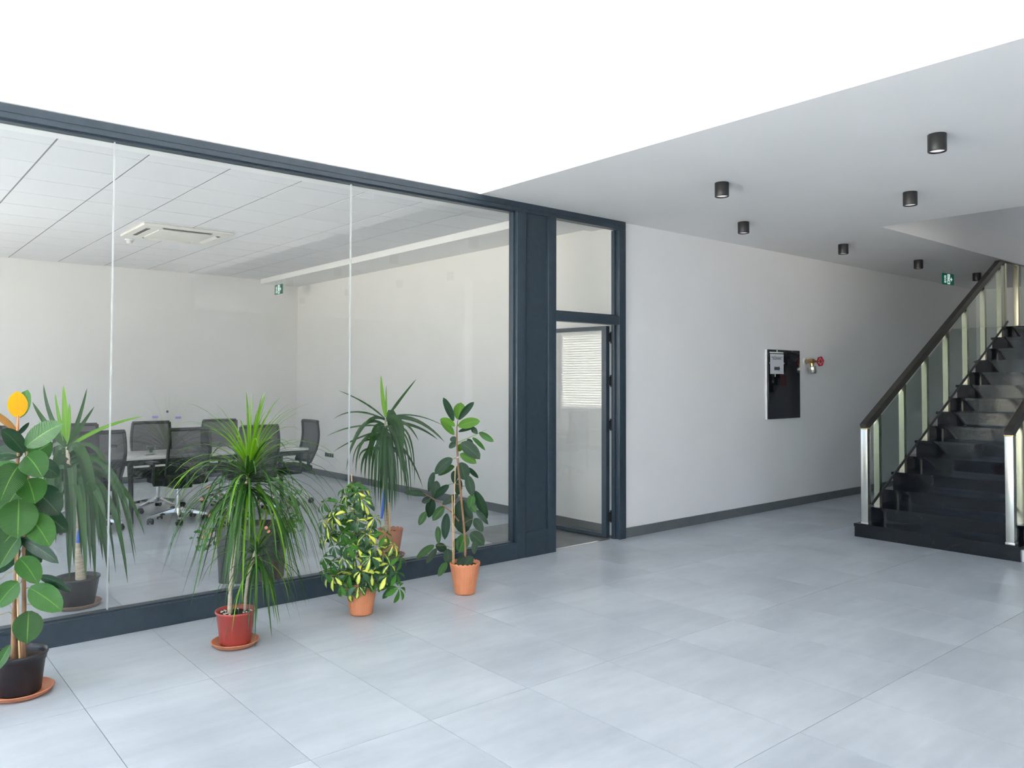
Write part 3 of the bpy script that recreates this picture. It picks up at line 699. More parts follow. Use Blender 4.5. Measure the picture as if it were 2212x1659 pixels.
# ------------------------------------------------------------------ OFFICE FURNITURE
def make_chair():
    t = thing('office_chair', '', 'chair')
    g = G()
    for k in range(5):
        a = R(90+72*k+18); d = Vector((math.cos(a), math.sin(a), 0)); s = Vector((-d.y, d.x, 0))
        p, q = d*.03+Vector((0, 0, .135)), d*.31+Vector((0, 0, .088)); vs = []
        for e, w, h in ((p, .022, .022), (q, .013, .012)):
            for x, y in ((-1, -1), (1, -1), (1, 1), (-1, 1)): vs.append(e+s*(x*w)+Vector((0, 0, y*h)))
        g.add(vs, [(0, 1, 2, 3), (7, 6, 5, 4), (0, 4, 5, 1), (1, 5, 6, 2), (2, 6, 7, 3), (3, 7, 4, 0)])
    g.tube([(0, 0, .09), (0, 0, .17)], .032, 14); obj('star_base', g, M_chrome, t)
    g = G(); g.tube([(0, .012, .03), (0, .03, .03)], .028, 14); g.tube([(0, -.03, .03), (0, -.012, .03)], .028, 14); g.tube([(0, -.014, .03), (0, .014, .03)], .012, 8); g.rbox((0, 0, .058), (.04, .05, .02), .006); g.tube([(0, 0, .06), (0, 0, .088)], .006, 6)
    cm = mesh('caster', g, M_blackpl)
    for k in range(5):
        a = R(90+72*k+18); o = obj('caster', cm, None, t); o.location = (math.cos(a)*.295, math.sin(a)*.295, .002); o.rotation_euler = (0, 0, a*2.3)
    g = G(); g.tube([(0, 0, .16), (0, 0, .30)], .025, 12); g.tube([(0, 0, .30), (0, 0, .40)], .014, 10); obj('gas_lift', g, M_chrome, t)
    g = G(); g.rbox((0, -.02, .41), (.20, .26, .05), .015); g.tube([(.08, 0, .405), (.26, .02, .40)], .007, 6); obj('mechanism', g, M_blackpl, t)
    g = G(); g.rbox((0, .02, .468), (.50, .49, .075), .034, seg=4); obj('seat', g, M_fabric, t)
    # back: curved frame
    def bp(u, v):   # u -1..1 across, v 0..1 up
        w = .215+.015*math.sin(v*math.pi); x = u*w
        y = -.245 - .085*v + .05*math.sin(v*math.pi)*(-1) + .035*(u*u)
        return Vector((x, y-.0, .545+.50*v))
    g = G()
    for u in (-1, 1): g.tube([bp(u, v/10) for v in range(11)], .017, 8)
    g.tube([bp(u/6, 1) + Vector((0, -.004, 0)) for u in range(-6, 7)], .020, 8); g.tube([bp(u/6, 0) for u in range(-6, 7)], .018, 8)
    g.tube([Vector((0, -.05, .42)), Vector((0, -.24, .42)), Vector((0, -.285, .48)), Vector((0, -.285, .62))], [.028, .026, .024, .018], 8)
    g.tube([bp(-1, .3)+Vector((0, -.012, 0)), Vector((0, -.30, .62)), bp(1, .3)+Vector((0, -.012, 0))], .012, 8)
    br = obj('backrest', g, M_blackpl, t)
    g = G(); nu, nv = 8, 10; vs = [bp(-.95+1.9*i/nu, .03+.95*j/nv)+Vector((0, .004, 0)) for j in range(nv+1) for i in range(nu+1)]
    g.add(vs, [(j*(nu+1)+i, j*(nu+1)+i+1, (j+1)*(nu+1)+i+1, (j+1)*(nu+1)+i) for j in range(nv) for i in range(nu)], smooth=True); obj('mesh_panel', g, M_mesh, br)
    for s in (-1, 1):
        g = G(); g.tube([(s*.10, -.03, .425), (s*.27, -.03, .43), (s*.285, -.03, .47), (s*.285, -.05, .66)], .016, 8); g.rbox((s*.28, 0, .675), (.075, .25, .028), .012); obj('armrest', g, M_blackpl, t)
    return t
ch = make_chair()
CH = [(2.93, 10.12, 180, 'mesh-back office chair on the far side of the table, behind the upright acrylic card'), (2.87, 9.17, 4, 'mesh-back office chair with its back to the glass, in front of the table middle'),
      (3.78, 10.12, 180, 'far-side mesh office chair between the two near ones, above the red-potted plant'), (3.69, 9.17, -3, 'near-side mesh office chair closest to the right end of the table'),
      (4.33, 9.55, 90, 'mesh office chair in side view at the right end of the table'), (2.09, 10.12, 178, 'far-side mesh office chair behind the young shoots of the left yucca'),
      (1.99, 9.17, 6, 'near-side mesh office chair just left of the first glass joint'), (1.25, 10.12, 180, 'mesh office chair at the photo\'s left edge, mostly behind rubber plant leaves')]
for k, (x, y, rz, lb) in enumerate(CH):
    c = ch if k == 0 else dup(ch)
    c.location = (x, y, 0); c.rotation_euler = (0, 0, R(rz)); c['label'] = lb; c['group'] = 'black mesh office chairs around the meeting table'
t = thing('meeting_table', 'long white meeting table with black splayed legs', 'table', (0, 0, 0))
TZ, TA, TB, TYa, TYb = .725, .95, 4.47, 9.25, 10.17
g = G(); g.rbox(((TA+TB)/2, (TYa+TYb)/2, TZ-.0125), (TB-TA, TYb-TYa, .025), .003); obj('tabletop', g, M_tabletop, t)
g = G(); g.box(TA+.06, TB-.06, TYa+.05, TYa+.10, TZ-.085, TZ-.026); g.box(TA+.06, TB-.06, TYb-.10, TYb-.05, TZ-.085, TZ-.026); g.box(TA+.06, TA+.10, TYa+.05, TYb-.05, TZ-.085, TZ-.026); g.box(TB-.1, TB-.06, TYa+.05, TYb-.05, TZ-.085, TZ-.026); obj('under_frame', g, M_darksteel, t)
for x in (1.15, 2.42, 4.15):
    for (ya, yb) in ((TYa+.12, TYa+.10), (TYb-.12, TYb-.10)):
        g = G(); g.tube([(x, ya, TZ-.07), (x+.02, yb+(.12 if ya < 9.7 else -.12)*0, .001)], [.032, .020], 10); obj('leg', g, M_darksteel, t)
# items on the table
p = onZ(329, 984, TZ)
t = thing('card_holder', 'clear acrylic upright card holder standing on the white table', 'card holder', (p.x, p.y+.05, TZ+.001), R(20))
M_acr = glass_mat('acrylic', (.86, .9, .88), 1.5)
g = G(); g.rbox((0, 0, .055), (.12, .006, .11), .001, Matrix.Rotation(R(-8), 3, 'X')); g.rbox((0, .02, .003), (.12, .06, .005), .001); obj('acrylic_panel', g, M_acr, t)
g = G(); g.rbox((0, -.004, .085), (.075, .001, .018), 0, Matrix.Rotation(R(-8), 3, 'X')); g.rbox((0, -.001, .045), (.035, .001, .03), 0, Matrix.Rotation(R(-8), 3, 'X')); obj('printed_mark', g, M_ink, t)
p = onZ(246, 978, TZ)
t = thing('pen_cup', 'small dark and pale cup on the table beside the first glass joint', 'cup', (p.x, p.y, TZ+.001))
g = G(); g.lathe([(0, 0), (.028, 0), (.034, .06), (.034, .062), (.031, .062), (.027, .004)], seg=20); obj('cup_body', g, M_ac, t)
g = G(); g.lathe([(.0345, .062), (.036, .075), (.034, .09), (0, .09)], seg=20); obj('lid', g, M_blackpl, t)

# ------------------------------------------------------------------ PLANTS
PROF = {
 'fic': lambda t: (math.sin(math.pi*min(1, (t*.97+.015))**.92))**.62 * (1 if t < .9 else max(0, (1-t)/.1)**.6*.9+.1*(1-t)/.1),
 'strap': lambda t: min(1, .45+t*2.2) * (max(0, 1-t)**.55 if t > .35 else (1-.35)**.55*1.0) * 1.27,
 'thin': lambda t: min(1, .6+t*3) * max(0, 1-t)**.45 * 1.1,
 'let': lambda t: (math.sin(math.pi*min(1, t**1.25*.98+.01)))**.8,
}
def blade(base, mid, tip, width, prof, nrm=None, n=8, across=4, fold=.18, roll=0, wave=0):
    """a leaf blade along a bent midrib; width in metres"""
    base, mid, tip = Vector(base), Vector(mid), Vector(tip); g = G(); vs = []; uv = []
    f = PROF[prof]; ctrl = mid*2 - (base+tip)/2
    dref = (tip-base).normalized()
    for i in range(n+1):
        t = i/n; p = base*(1-t)**2 + ctrl*(2*t*(1-t)) + tip*t*t
        tg = ((ctrl-base)*(1-t) + (tip-ctrl)*t)
        if tg.length < 1e-6: tg = tip-base
        tg.normalize()
        nn = Vector(nrm) if nrm is not None else (EYE-p).normalized()
        if abs(nn.dot(tg)) > .97: nn = nn+UP*.3
        s = tg.cross(nn).normalized(); nn = s.cross(tg).normalized()
        if roll:
            q = Matrix.Rotation(roll, 3, tg); s = q @ s; nn = q @ nn
        w = width/2*max(f(t), .02)
        for k in range(across+1):
            u = -1+2*k/across
            vs.append(p + s*(u*w) + nn*(abs(u)*w*fold + wave*w*math.sin(t*9+u*2)*abs(u)))
            uv.append((.5+u/2, t))
    m_ = across+1
    g.add(vs, [(j*m_+i, j*m_+i+1, (j+1)*m_+i+1, (j+1)*m_+i) for j in range(n) for i in range(across)], uv, True)
    return g

def pot_lathe(rt, rb, h, rim=.006, lip=.02):
    return [(0, .004), (rb*.9, .004), (rb, 0), (rb+.002, .002), (rt-rim, h-lip), (rt, h-lip), (rt+.002, h-.004), (rt, h), (rt-.007, h), (rt-.010, h-.012), (rb, .02)]
def add_pot(t, rt, rb, h, mt, scallop=False, label=None):
    g = G()
    if scallop:
        prof = [(0, .003), (rb*.9, .003), (rb, 0), (rb+.004, .012), (rb+.003, .02), (rt-.004, h-.035), (rt+.001, h-.012), (rt, h), (rt-.005, h), (rt-.008, h-.03), (rb-.005, .02)]
        g.lathe(prof, seg=120, rmod=lambda a, i: 1+(.010*math.cos(30*a) if 3 <= i <= 5 else 0), zmod=lambda a, i: (.0075*abs(math.cos(10*a))-.006 if i in (6, 7, 8) else 0))
    else: g.lathe(pot_lathe(rt, rb, h), seg=48)
    obj('pot', g, mt, t, label)
    g = G(); rs = rt-.012; g.lathe([(rs, h-.028), (rs*.75, h-.022), (rs*.4, h-.026), (0.001, h-.02)], seg=28, zmod=lambda a, i: .004*math.sin(5*a+i*2)); obj('soil', g, M_soil, t)
def add_saucer(t, r, mt, zoff=0):
    g = G(); g.lathe([(0, .002), (r*.8, .002), (r*.84, 0), (r*.95, .012), (r, .026), (r+.003, .028), (r-.002, .031), (r-.008, .026), (r*.86, .010), (0, .008)], seg=56); obj('saucer', g, mt, t)

def leaf_px(t, bpx, tpx, wpx, d0, dd=(0, 0), mt=None, prof='fic', bend=0.0, roll=0, fold=.16, petiole=None, n=9, wave=.0):
    """leaf from two photo points at forward distances d0+dd; local to thing t"""
    p = D(bpx[0], bpx[1], d0+dd[0]); q = D(tpx[0], tpx[1], d0+dd[1]); o = t.location
    mid = (p+q)/2 + Vector((0, 0, bend))
    w = wpx*d0/F*1.0
    return obj('leaf', blade(p-o, mid-o, q-o, w, prof, (EYE-(p+q)/2).normalized(), n, 4, fold, roll, wave), mt, t)

# --- big rubber plant in black pot at the left
d0 = 3.97
base = onZ(42, 1493, .012)
t = thing('rubber_plant', 'tall rubber plant with one yellow top leaf, in black pot', 'plant', (base.x, base.y, 0))
o0 = t.location.copy()
add_saucer(t, .153, M_saucer); 
g = G(); g.lathe([(0, .014), (.088, .014), (.094, .012), (.097, .02), (.113, .17), (.118, .172), (.121, .195), (.127, .2), (.126, .212), (.119, .212), (.113, .195), (.092, .03)], seg=48); obj('pot', g, M_blackpot, t)
g = G(); g.lathe([(.112, .178), (.08, .186), (.04, .18), (.001, .188)], seg=28, zmod=lambda a, i: .005*math.sin(5*a+i*2)); obj('soil', g, M_soil, t)
def stem(t, pts, r, mt, name='stem', dd=None, seg=8):
    P = [D(px, py, (dd or d0)+(e[0] if e else 0)) - t.location for px, py, *e in pts]
    return obj(name, G().tube(P, r, seg), mt, t)
stem(t, [(30, 1428), (31, 1330), (37, 1200), (36, 1080), (38, 1000), (42, 960), (38, 925), (38, 900)], [.016, .0125, .010, .0085, .008, .007, .006, .005], M_bark, 'trunk')
stem(t, [(50, 1436), (52, 1300), (51, 1200), (54, 1120), (62, 1050), (58, 975)], [.013, .0105, .008, .007, .006, .005], M_bark, 'trunk')
stem(t, [(43, 1440, -.03), (38, 1300, -.03), (38, 1160, -.02)], .0042, M_stake, 'bamboo_stake')
stem(t, [(38, 930, -.01), (39, 898, -.01)], [.007, .004], mat('leaf_sheath', (.55, .2, .08), .5), 'leaf_sheath')
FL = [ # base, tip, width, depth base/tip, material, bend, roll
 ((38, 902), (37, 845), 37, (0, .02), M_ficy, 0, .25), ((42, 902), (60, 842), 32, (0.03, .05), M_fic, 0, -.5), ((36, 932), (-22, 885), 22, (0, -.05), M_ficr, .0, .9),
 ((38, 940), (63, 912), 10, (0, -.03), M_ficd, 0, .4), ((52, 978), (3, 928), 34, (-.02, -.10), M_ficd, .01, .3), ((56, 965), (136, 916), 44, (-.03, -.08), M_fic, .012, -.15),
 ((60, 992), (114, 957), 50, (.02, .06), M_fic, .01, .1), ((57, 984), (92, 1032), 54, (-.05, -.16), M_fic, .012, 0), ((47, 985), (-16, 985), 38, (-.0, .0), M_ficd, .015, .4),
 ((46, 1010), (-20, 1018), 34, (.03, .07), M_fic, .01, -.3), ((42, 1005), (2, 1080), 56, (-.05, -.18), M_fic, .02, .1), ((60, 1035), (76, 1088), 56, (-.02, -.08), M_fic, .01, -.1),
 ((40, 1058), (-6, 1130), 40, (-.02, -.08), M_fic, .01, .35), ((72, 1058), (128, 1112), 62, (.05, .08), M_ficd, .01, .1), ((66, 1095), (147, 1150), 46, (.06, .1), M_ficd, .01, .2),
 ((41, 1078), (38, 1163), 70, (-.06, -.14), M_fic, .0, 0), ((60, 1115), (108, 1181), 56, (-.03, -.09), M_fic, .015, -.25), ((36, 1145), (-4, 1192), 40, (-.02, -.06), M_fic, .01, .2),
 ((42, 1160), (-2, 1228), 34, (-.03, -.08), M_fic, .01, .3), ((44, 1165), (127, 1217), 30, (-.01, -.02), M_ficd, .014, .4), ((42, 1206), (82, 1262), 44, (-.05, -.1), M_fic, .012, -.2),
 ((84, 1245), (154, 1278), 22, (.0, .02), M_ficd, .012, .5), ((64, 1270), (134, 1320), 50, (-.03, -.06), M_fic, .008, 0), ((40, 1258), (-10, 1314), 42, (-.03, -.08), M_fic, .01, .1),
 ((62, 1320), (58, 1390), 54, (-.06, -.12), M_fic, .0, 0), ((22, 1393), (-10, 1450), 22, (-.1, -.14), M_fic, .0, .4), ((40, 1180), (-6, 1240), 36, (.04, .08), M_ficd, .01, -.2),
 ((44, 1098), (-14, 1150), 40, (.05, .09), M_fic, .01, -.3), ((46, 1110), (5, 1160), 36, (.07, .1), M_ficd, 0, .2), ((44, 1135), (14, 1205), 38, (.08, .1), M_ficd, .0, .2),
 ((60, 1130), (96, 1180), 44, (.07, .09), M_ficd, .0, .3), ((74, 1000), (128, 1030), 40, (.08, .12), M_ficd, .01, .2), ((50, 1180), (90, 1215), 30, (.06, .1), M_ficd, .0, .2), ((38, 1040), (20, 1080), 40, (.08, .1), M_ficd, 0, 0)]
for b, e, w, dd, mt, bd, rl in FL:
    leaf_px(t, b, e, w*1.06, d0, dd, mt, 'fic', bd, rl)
for pts in ([(51, 1275), (58, 1270), (64, 1270)], [(40, 1340), (20, 1322), (-6, 1330)], [(50, 1220), (66, 1232), (84, 1245)], [(38, 1230), (15, 1238), (-8, 1260)], [(52, 1305), (90, 1308), (118, 1318)], [(51, 1330), (58, 1322), (62, 1320)], [(39, 1262), (46, 1258), (50, 1235)],
            [(38, 938), (20, 910), (0, 893)], [(42, 960), (56, 955), (60, 952)]):
    stem(t, pts, .0022, M_petiole, 'petiole')

# --- rubber plant by the post, scalloped terracotta pot
base = onZ(1004, 1281, .0); d0 = (base-EYE).dot(FWD)
t = thing('rubber_plant', 'slender dark-leaved rubber plant in scalloped terracotta pot near the door post', 'plant', (base.x, base.y, 0))
add_pot(t, .113, .074, .232, M_terra, True)
c6 = lambda x, y, *e: (640+.3255*x, 800+.3255*y, *e)
cz = lambda x, y, *e: (780+.1808*x, 800+.1808*y, *e)
stem(t, [c6(1122, 1285), c6(1122, 1150), c6(1105, 950), c6(1088, 780), c6(1072, 600), c6(1066, 470), c6(1066, 385), c6(1072, 330)], [.010, .009, .0085, .009, .0075, .0065, .005, .003], M_bark, 'trunk')
stem(t, [c6(1040, 1295, -.04), c6(1038, 1060, -.04), c6(1034, 830, -.03)], .0032, M_stake, 'bamboo_stake')
stem(t, [c6(1048, 1290, -.02), c6(1046, 1000, -.02), c6(1055, 640, -.02)], .0032, M_stake, 'bamboo_stake')
stem(t, [c6(1078, 1000), c6(1030, 940, -.03), c6(950, 880, -.06), c6(870, 828, -.08), c6(840, 810, -.08)], [.006, .005, .004, .003, .002], M_bark, 'branch')
stem(t, [cz(1150, 860), cz(1300, 800), cz(1400, 755), cz(1500, 705)], [.003, .0025, .002, .001], M_greenstem, 'branch')
stem(t, [c6(1070, 574), c6(1074, 580)], .011, M_tie, 'tie')
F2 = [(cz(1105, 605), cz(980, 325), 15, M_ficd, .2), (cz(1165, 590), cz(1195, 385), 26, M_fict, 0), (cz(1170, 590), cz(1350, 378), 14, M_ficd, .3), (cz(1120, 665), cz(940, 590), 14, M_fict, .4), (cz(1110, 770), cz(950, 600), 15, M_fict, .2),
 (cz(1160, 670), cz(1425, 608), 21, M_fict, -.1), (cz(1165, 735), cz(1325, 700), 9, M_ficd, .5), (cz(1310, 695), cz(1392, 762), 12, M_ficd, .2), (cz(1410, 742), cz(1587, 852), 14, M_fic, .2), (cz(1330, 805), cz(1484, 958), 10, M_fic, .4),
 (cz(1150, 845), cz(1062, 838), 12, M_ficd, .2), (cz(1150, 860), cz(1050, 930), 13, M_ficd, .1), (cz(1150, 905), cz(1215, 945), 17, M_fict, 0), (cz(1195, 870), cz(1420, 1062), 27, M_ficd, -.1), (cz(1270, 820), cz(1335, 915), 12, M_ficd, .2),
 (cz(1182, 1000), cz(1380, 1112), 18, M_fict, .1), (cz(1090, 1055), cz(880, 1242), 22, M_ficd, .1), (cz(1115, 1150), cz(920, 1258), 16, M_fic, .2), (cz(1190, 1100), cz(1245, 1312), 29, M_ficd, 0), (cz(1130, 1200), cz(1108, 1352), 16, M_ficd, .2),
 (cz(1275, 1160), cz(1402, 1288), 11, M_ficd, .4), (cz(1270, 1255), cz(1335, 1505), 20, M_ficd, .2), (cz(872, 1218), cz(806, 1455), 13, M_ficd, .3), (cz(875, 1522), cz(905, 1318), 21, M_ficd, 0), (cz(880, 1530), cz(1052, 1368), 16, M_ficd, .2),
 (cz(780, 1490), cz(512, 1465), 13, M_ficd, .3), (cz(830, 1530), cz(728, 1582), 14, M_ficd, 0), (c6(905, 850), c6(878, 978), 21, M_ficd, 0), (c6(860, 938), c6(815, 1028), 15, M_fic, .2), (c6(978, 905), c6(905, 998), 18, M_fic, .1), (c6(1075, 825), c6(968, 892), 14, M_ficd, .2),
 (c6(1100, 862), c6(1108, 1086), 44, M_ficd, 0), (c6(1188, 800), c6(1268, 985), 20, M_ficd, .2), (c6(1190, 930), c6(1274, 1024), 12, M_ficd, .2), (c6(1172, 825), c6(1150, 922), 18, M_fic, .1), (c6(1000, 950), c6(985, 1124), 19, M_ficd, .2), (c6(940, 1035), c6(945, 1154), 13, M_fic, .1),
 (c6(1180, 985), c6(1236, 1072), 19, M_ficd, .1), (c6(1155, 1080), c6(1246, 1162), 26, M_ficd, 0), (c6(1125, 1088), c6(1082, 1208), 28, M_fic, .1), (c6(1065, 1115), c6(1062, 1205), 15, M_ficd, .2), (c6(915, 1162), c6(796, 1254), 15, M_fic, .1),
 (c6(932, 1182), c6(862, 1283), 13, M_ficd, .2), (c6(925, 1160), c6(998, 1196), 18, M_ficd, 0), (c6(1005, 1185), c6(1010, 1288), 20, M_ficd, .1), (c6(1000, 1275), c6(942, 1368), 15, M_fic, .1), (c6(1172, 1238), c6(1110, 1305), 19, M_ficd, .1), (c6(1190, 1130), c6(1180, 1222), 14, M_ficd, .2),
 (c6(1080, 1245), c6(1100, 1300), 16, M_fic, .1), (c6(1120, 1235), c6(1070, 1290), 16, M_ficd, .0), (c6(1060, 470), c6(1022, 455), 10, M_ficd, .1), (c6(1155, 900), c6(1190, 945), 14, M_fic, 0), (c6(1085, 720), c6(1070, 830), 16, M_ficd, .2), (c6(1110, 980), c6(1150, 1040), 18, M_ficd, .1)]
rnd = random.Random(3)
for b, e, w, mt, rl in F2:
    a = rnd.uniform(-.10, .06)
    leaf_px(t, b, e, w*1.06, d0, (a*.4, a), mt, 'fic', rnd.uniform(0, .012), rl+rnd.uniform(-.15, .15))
for a, b in ((c6(1090, 780), c6(1135, 770)), (c6(1070, 590), c6(1040, 590)), (c6(1090, 760), c6(1010, 758)), (c6(1120, 1160), c6(1172, 1090)), (c6(1110, 1020), c6(1180, 985)), (c6(1040, 1180), c6(930, 1160)), (c6(1066, 400), c6(1075, 360)), (c6(1068, 470), c6(1062, 430))):
    stem(t, [a, ((a[0]+b[0])/2, (a[1]+b[1])/2-3), b], .002, M_petiole, 'petiole')

# --- yuccas inside the office
def yucca(t, d0, leaves, yr, seed):
    rnd = random.Random(seed)
    for (b, m_, e, w, mt) in leaves:
        dt = max(yr[0], min(yr[1], rnd.uniform(*yr)))
        P = D(b[0], b[1], d0); Q = D(e[0], e[1], d0+dt); Mi = D(m_[0], m_[1], d0+dt*.6)
        o = t.location
        obj('leaf', blade(P-o, Mi-o, Q-o, w*d0/F, 'strap', (EYE-Mi).normalized(), 10, 2, .25, rnd.uniform(-.5, .5)), mt, t)
base = onZ(165, 1305, .012); d0 = (base-EYE).dot(FWD)
t = thing('yucca', 'yucca with broad drooping leaves in black pot behind the glass at left', 'plant', (base.x, base.y, 0))
add_saucer(t, .158, M_browncl)
g = G(); g.lathe([(0, .014), (.11, .014), (.114, .012), (.142, .19), (.148, .192), (.149, .205), (.142, .205), (.11, .03)], seg=48); obj('pot', g, M_blackpot, t)
g = G(); g.lathe([(.14, .18), (.08, .186), (.001, .188)], seg=28); obj('soil', g, M_soil, t)
o = t.location
P = [D(x, y, d0)-o for x, y in ((174, 1262), (173, 1230), (168, 1180), (166, 1120), (158, 1060), (148, 1000), (145, 965))]
obj('trunk', G().tube(P, [.034, .03, .022, .02, .018, .014, .010], 12), M_canebark, t)
stem(t, [(168, 1172, -.03), (172, 1150, -.03), (176, 1135, -.03)], [.012, .016, .010], M_ribbon, 'ribbon', d0)
Y1 = [((145, 962), (110, 900), (94, 830), 10, M_yuc), ((144, 962), (141, 900), (137, 832), 15, M_yucl), ((142, 962), (128, 905), (119, 848), 8, M_yucl), ((147, 962), (170, 905), (188, 838), 9, M_yuc), ((148, 962), (172, 925), (204, 878), 11, M_yuc),
      ((142, 965), (102, 918), (70, 868), 13, M_yuc), ((148, 966), (220, 925), (310, 899), 9, M_yucl), ((146, 960), (150, 905), (150, 872), 9, M_yucl), ((140, 968), (120, 960), (88, 990), 10, M_yuc)]
dr = random.Random(5)
tips = [(312, 1155, 13), (276, 1260, 16), (236, 1262, 22), (206, 1264, 22), (186, 1255, 18), (150, 1255, 26), (292, 1222, 9), (294, 1200, 7), (266, 1178, 9), (250, 1238, 12), (222, 1210, 18), (176, 1200, 20), (148, 1180, 24), (168, 1110, 18), (120, 1175, 18), (102, 1205, 16), (84, 1215, 14), (66, 1190, 12),
        (128, 1130, 20), (230, 1130, 18), (200, 1130, 18), (262, 1120, 10), (108, 1120, 14), (90, 1150, 14), (214, 1180, 18), (190, 1090, 14), (244, 1060, 12), (290, 1160, 10), (160, 1225, 18), (196, 1230, 14), (270, 1215, 8)]
for x, y, w in tips:
    by = 975+dr.random()*75; bx = 146+(by-975)*.12
    mx = bx+(x-bx)*.62; my = min(by+10, y-60)+ (y-by)*.12 - 18 + dr.uniform(-12, 18)
    Y1.append(((bx, by), (mx, my), (x, y), w*1.05, M_yuc))
yucca(t, d0, Y1, (-.22, .25), 11)
base = onZ(843, 1200, .012); d0 = (base-EYE).dot(FWD)
t = thing('yucca', 'yucca in terracotta pot behind the glass between the two glass joints', 'plant', (base.x, base.y, 0))
add_saucer(t, .13, M_browncl)
g = G(); g.lathe([(0, .014), (.074, .014), (.078, .022), (.11, .225), (.114, .24), (.114, .252), (.108, .252), (.07, .03)], seg=90, zmod=lambda a, i: (.012*abs(math.cos(8*a))-.008 if i in (4, 5, 6) else 0)); obj('pot', g, M_saucer, t)
g = G(); g.lathe([(.104, .22), (.06, .226), (.001, .224)], seg=28); obj('soil', g, M_soil, t)
o = t.location
obj('trunk', G().tube([D(x, y, d0)-o for x, y in ((836, 1150), (834, 1110), (830, 1060), (830, 1000), (831, 940), (833, 905))], [.027, .022, .018, .016, .014, .008], 12), M_canebark, t)
stem(t, [(842, 1150, -.02), (840, 1085, -.02)], .007, M_stake, 'bamboo_stake', d0)
stem(t, [(824, 1120, -.05), (829, 1085, -.05), (833, 1040, -.05)], [.010, .016, .012], M_ribbon, 'ribbon', d0)
def c6m(l): return [(c6(*a), c6(*b), c6(*c), w, m_) for a, b, c, w, m_ in l]
Y2 = c6m([((592, 310), (572, 170), (562, 32), 9, M_yucl), ((598, 310), (597, 200), (597, 100), 4, M_yucl), ((605, 310), (700, 180), (797, 58), 6, M_yuc), ((588, 320), (450, 215), (277, 133), 4, M_yuc), ((585, 325), (400, 275), (247, 322), 4, M_yuc),
      ((580, 370), (380, 375), (200, 438), 4, M_yuc), ((575, 400), (410, 450), (243, 542), 4, M_yuc), ((585, 360), (430, 380), (330, 662), 8, M_yuc), ((590, 330), (470, 345), (352, 560), 8, M_yuc), ((610, 310), (790, 300), (985, 372), 3, M_yuc), ((612, 320), (800, 335), (985, 476), 9, M_yuc),
      ((610, 350), (780, 370), (940, 460), 8, M_yuc), ((612, 345), (720, 350), (812, 468), 7, M_yuc), ((612, 400), (745, 430), (785, 762), 5, M_yuc), ((610, 440), (740, 560), (840, 778), 6, M_yuc), ((612, 310), (690, 350), (705, 540), 13, M_yuc), ((612, 320), (668, 400), (700, 560), 12, M_yuc),
      ((600, 340), (660, 340), (745, 870), 12, M_yuc), ((605, 340), (655, 460), (735, 760), 14, M_yuc)])
dr = random.Random(9)
for x, y, w in [(395, 690, 12), (430, 700, 13), (455, 730, 12), (480, 780, 13), (500, 800, 13), (520, 850, 12), (545, 880, 13), (560, 940, 12), (585, 980, 13), (600, 990, 14), (620, 960, 14), (635, 940, 15), (655, 920, 14), (668, 890, 9), (680, 880, 8), (700, 820, 10), (720, 800, 10), (745, 830, 10), (760, 860, 8), (640, 860, 16), (570, 820, 16), (530, 760, 15), (600, 700, 16), (650, 760, 14), (480, 650, 12), (735, 700, 8), (770, 700, 7), (415, 600, 9), (500, 600, 13), (560, 640, 14), (525, 930, 6), (690, 640, 12), (375, 640, 7)]:
    bx, by = 588+dr.uniform(-6, 10), 360+dr.uniform(0, 190); mx = bx+(x-bx)*.75; my = by+(y-by)*.25-25
    a, b, c = c6(bx, by), c6(mx, my), c6(x, y); Y2.append((a, b, c, w*.62, M_yuc))
yucca(t, d0, Y2, (-.3, .3), 12)

# --- dracaena marginata in red pot
base = onZ(508, 1392, .0); d0 = (base-EYE).dot(FWD)
t = thing('dragon_tree', 'dragon tree with fountain of thin leaves in red pot on saucer', 'plant', (base.x, base.y, 0))
add_saucer(t, .137, M_saucer)
g = G(); g.lathe([(0, .014), (.083, .014), (.086, .012), (.089, .02), (.109, .19), (.113, .192), (.118, .20), (.118, .208), (.112, .208), (.104, .19), (.085, .03)], seg=48); obj('pot', g, M_redpot, t)
g = G(); g.lathe([(.105, .183), (.07, .19), (.03, .184), (.001, .19)], seg=28, zmod=lambda a, i: .005*math.sin(7*a+i*2)); obj('soil', g, M_soil, t)
g = G(); rr = random.Random(2)
for k in range(26):
    a, q = rr.uniform(0, 6.28), rr.uniform(.03, .095); g.rbox((q*math.cos(a), q*math.sin(a), .19), (.012, .009, .006), .002, Matrix.Rotation(rr.uniform(0, 3), 3, 'Z'), 1)
ob = obj('pebbles', g, M_pl, t); ob['kind'] = 'stuff'
o = t.location
T1 = [D(x, y, d0)-o for x, y in ((496, 1330), (497, 1290), (500, 1240), (506, 1190), (518, 1120), (530, 1060), (538, 1010))]
T2 = [D(x, y, d0+.05)-o for x, y in ((529, 1322), (530, 1290), (535, 1250), (545, 1210), (555, 1180))]
obj('trunk', G().tube(T1, [.014, .0125, .0115, .011, .010, .009, .006], 10), M_canebark, t)
obj('trunk', G().tube(T2, [.010, .0095, .009, .008, .006], 10), M_canebark, t)
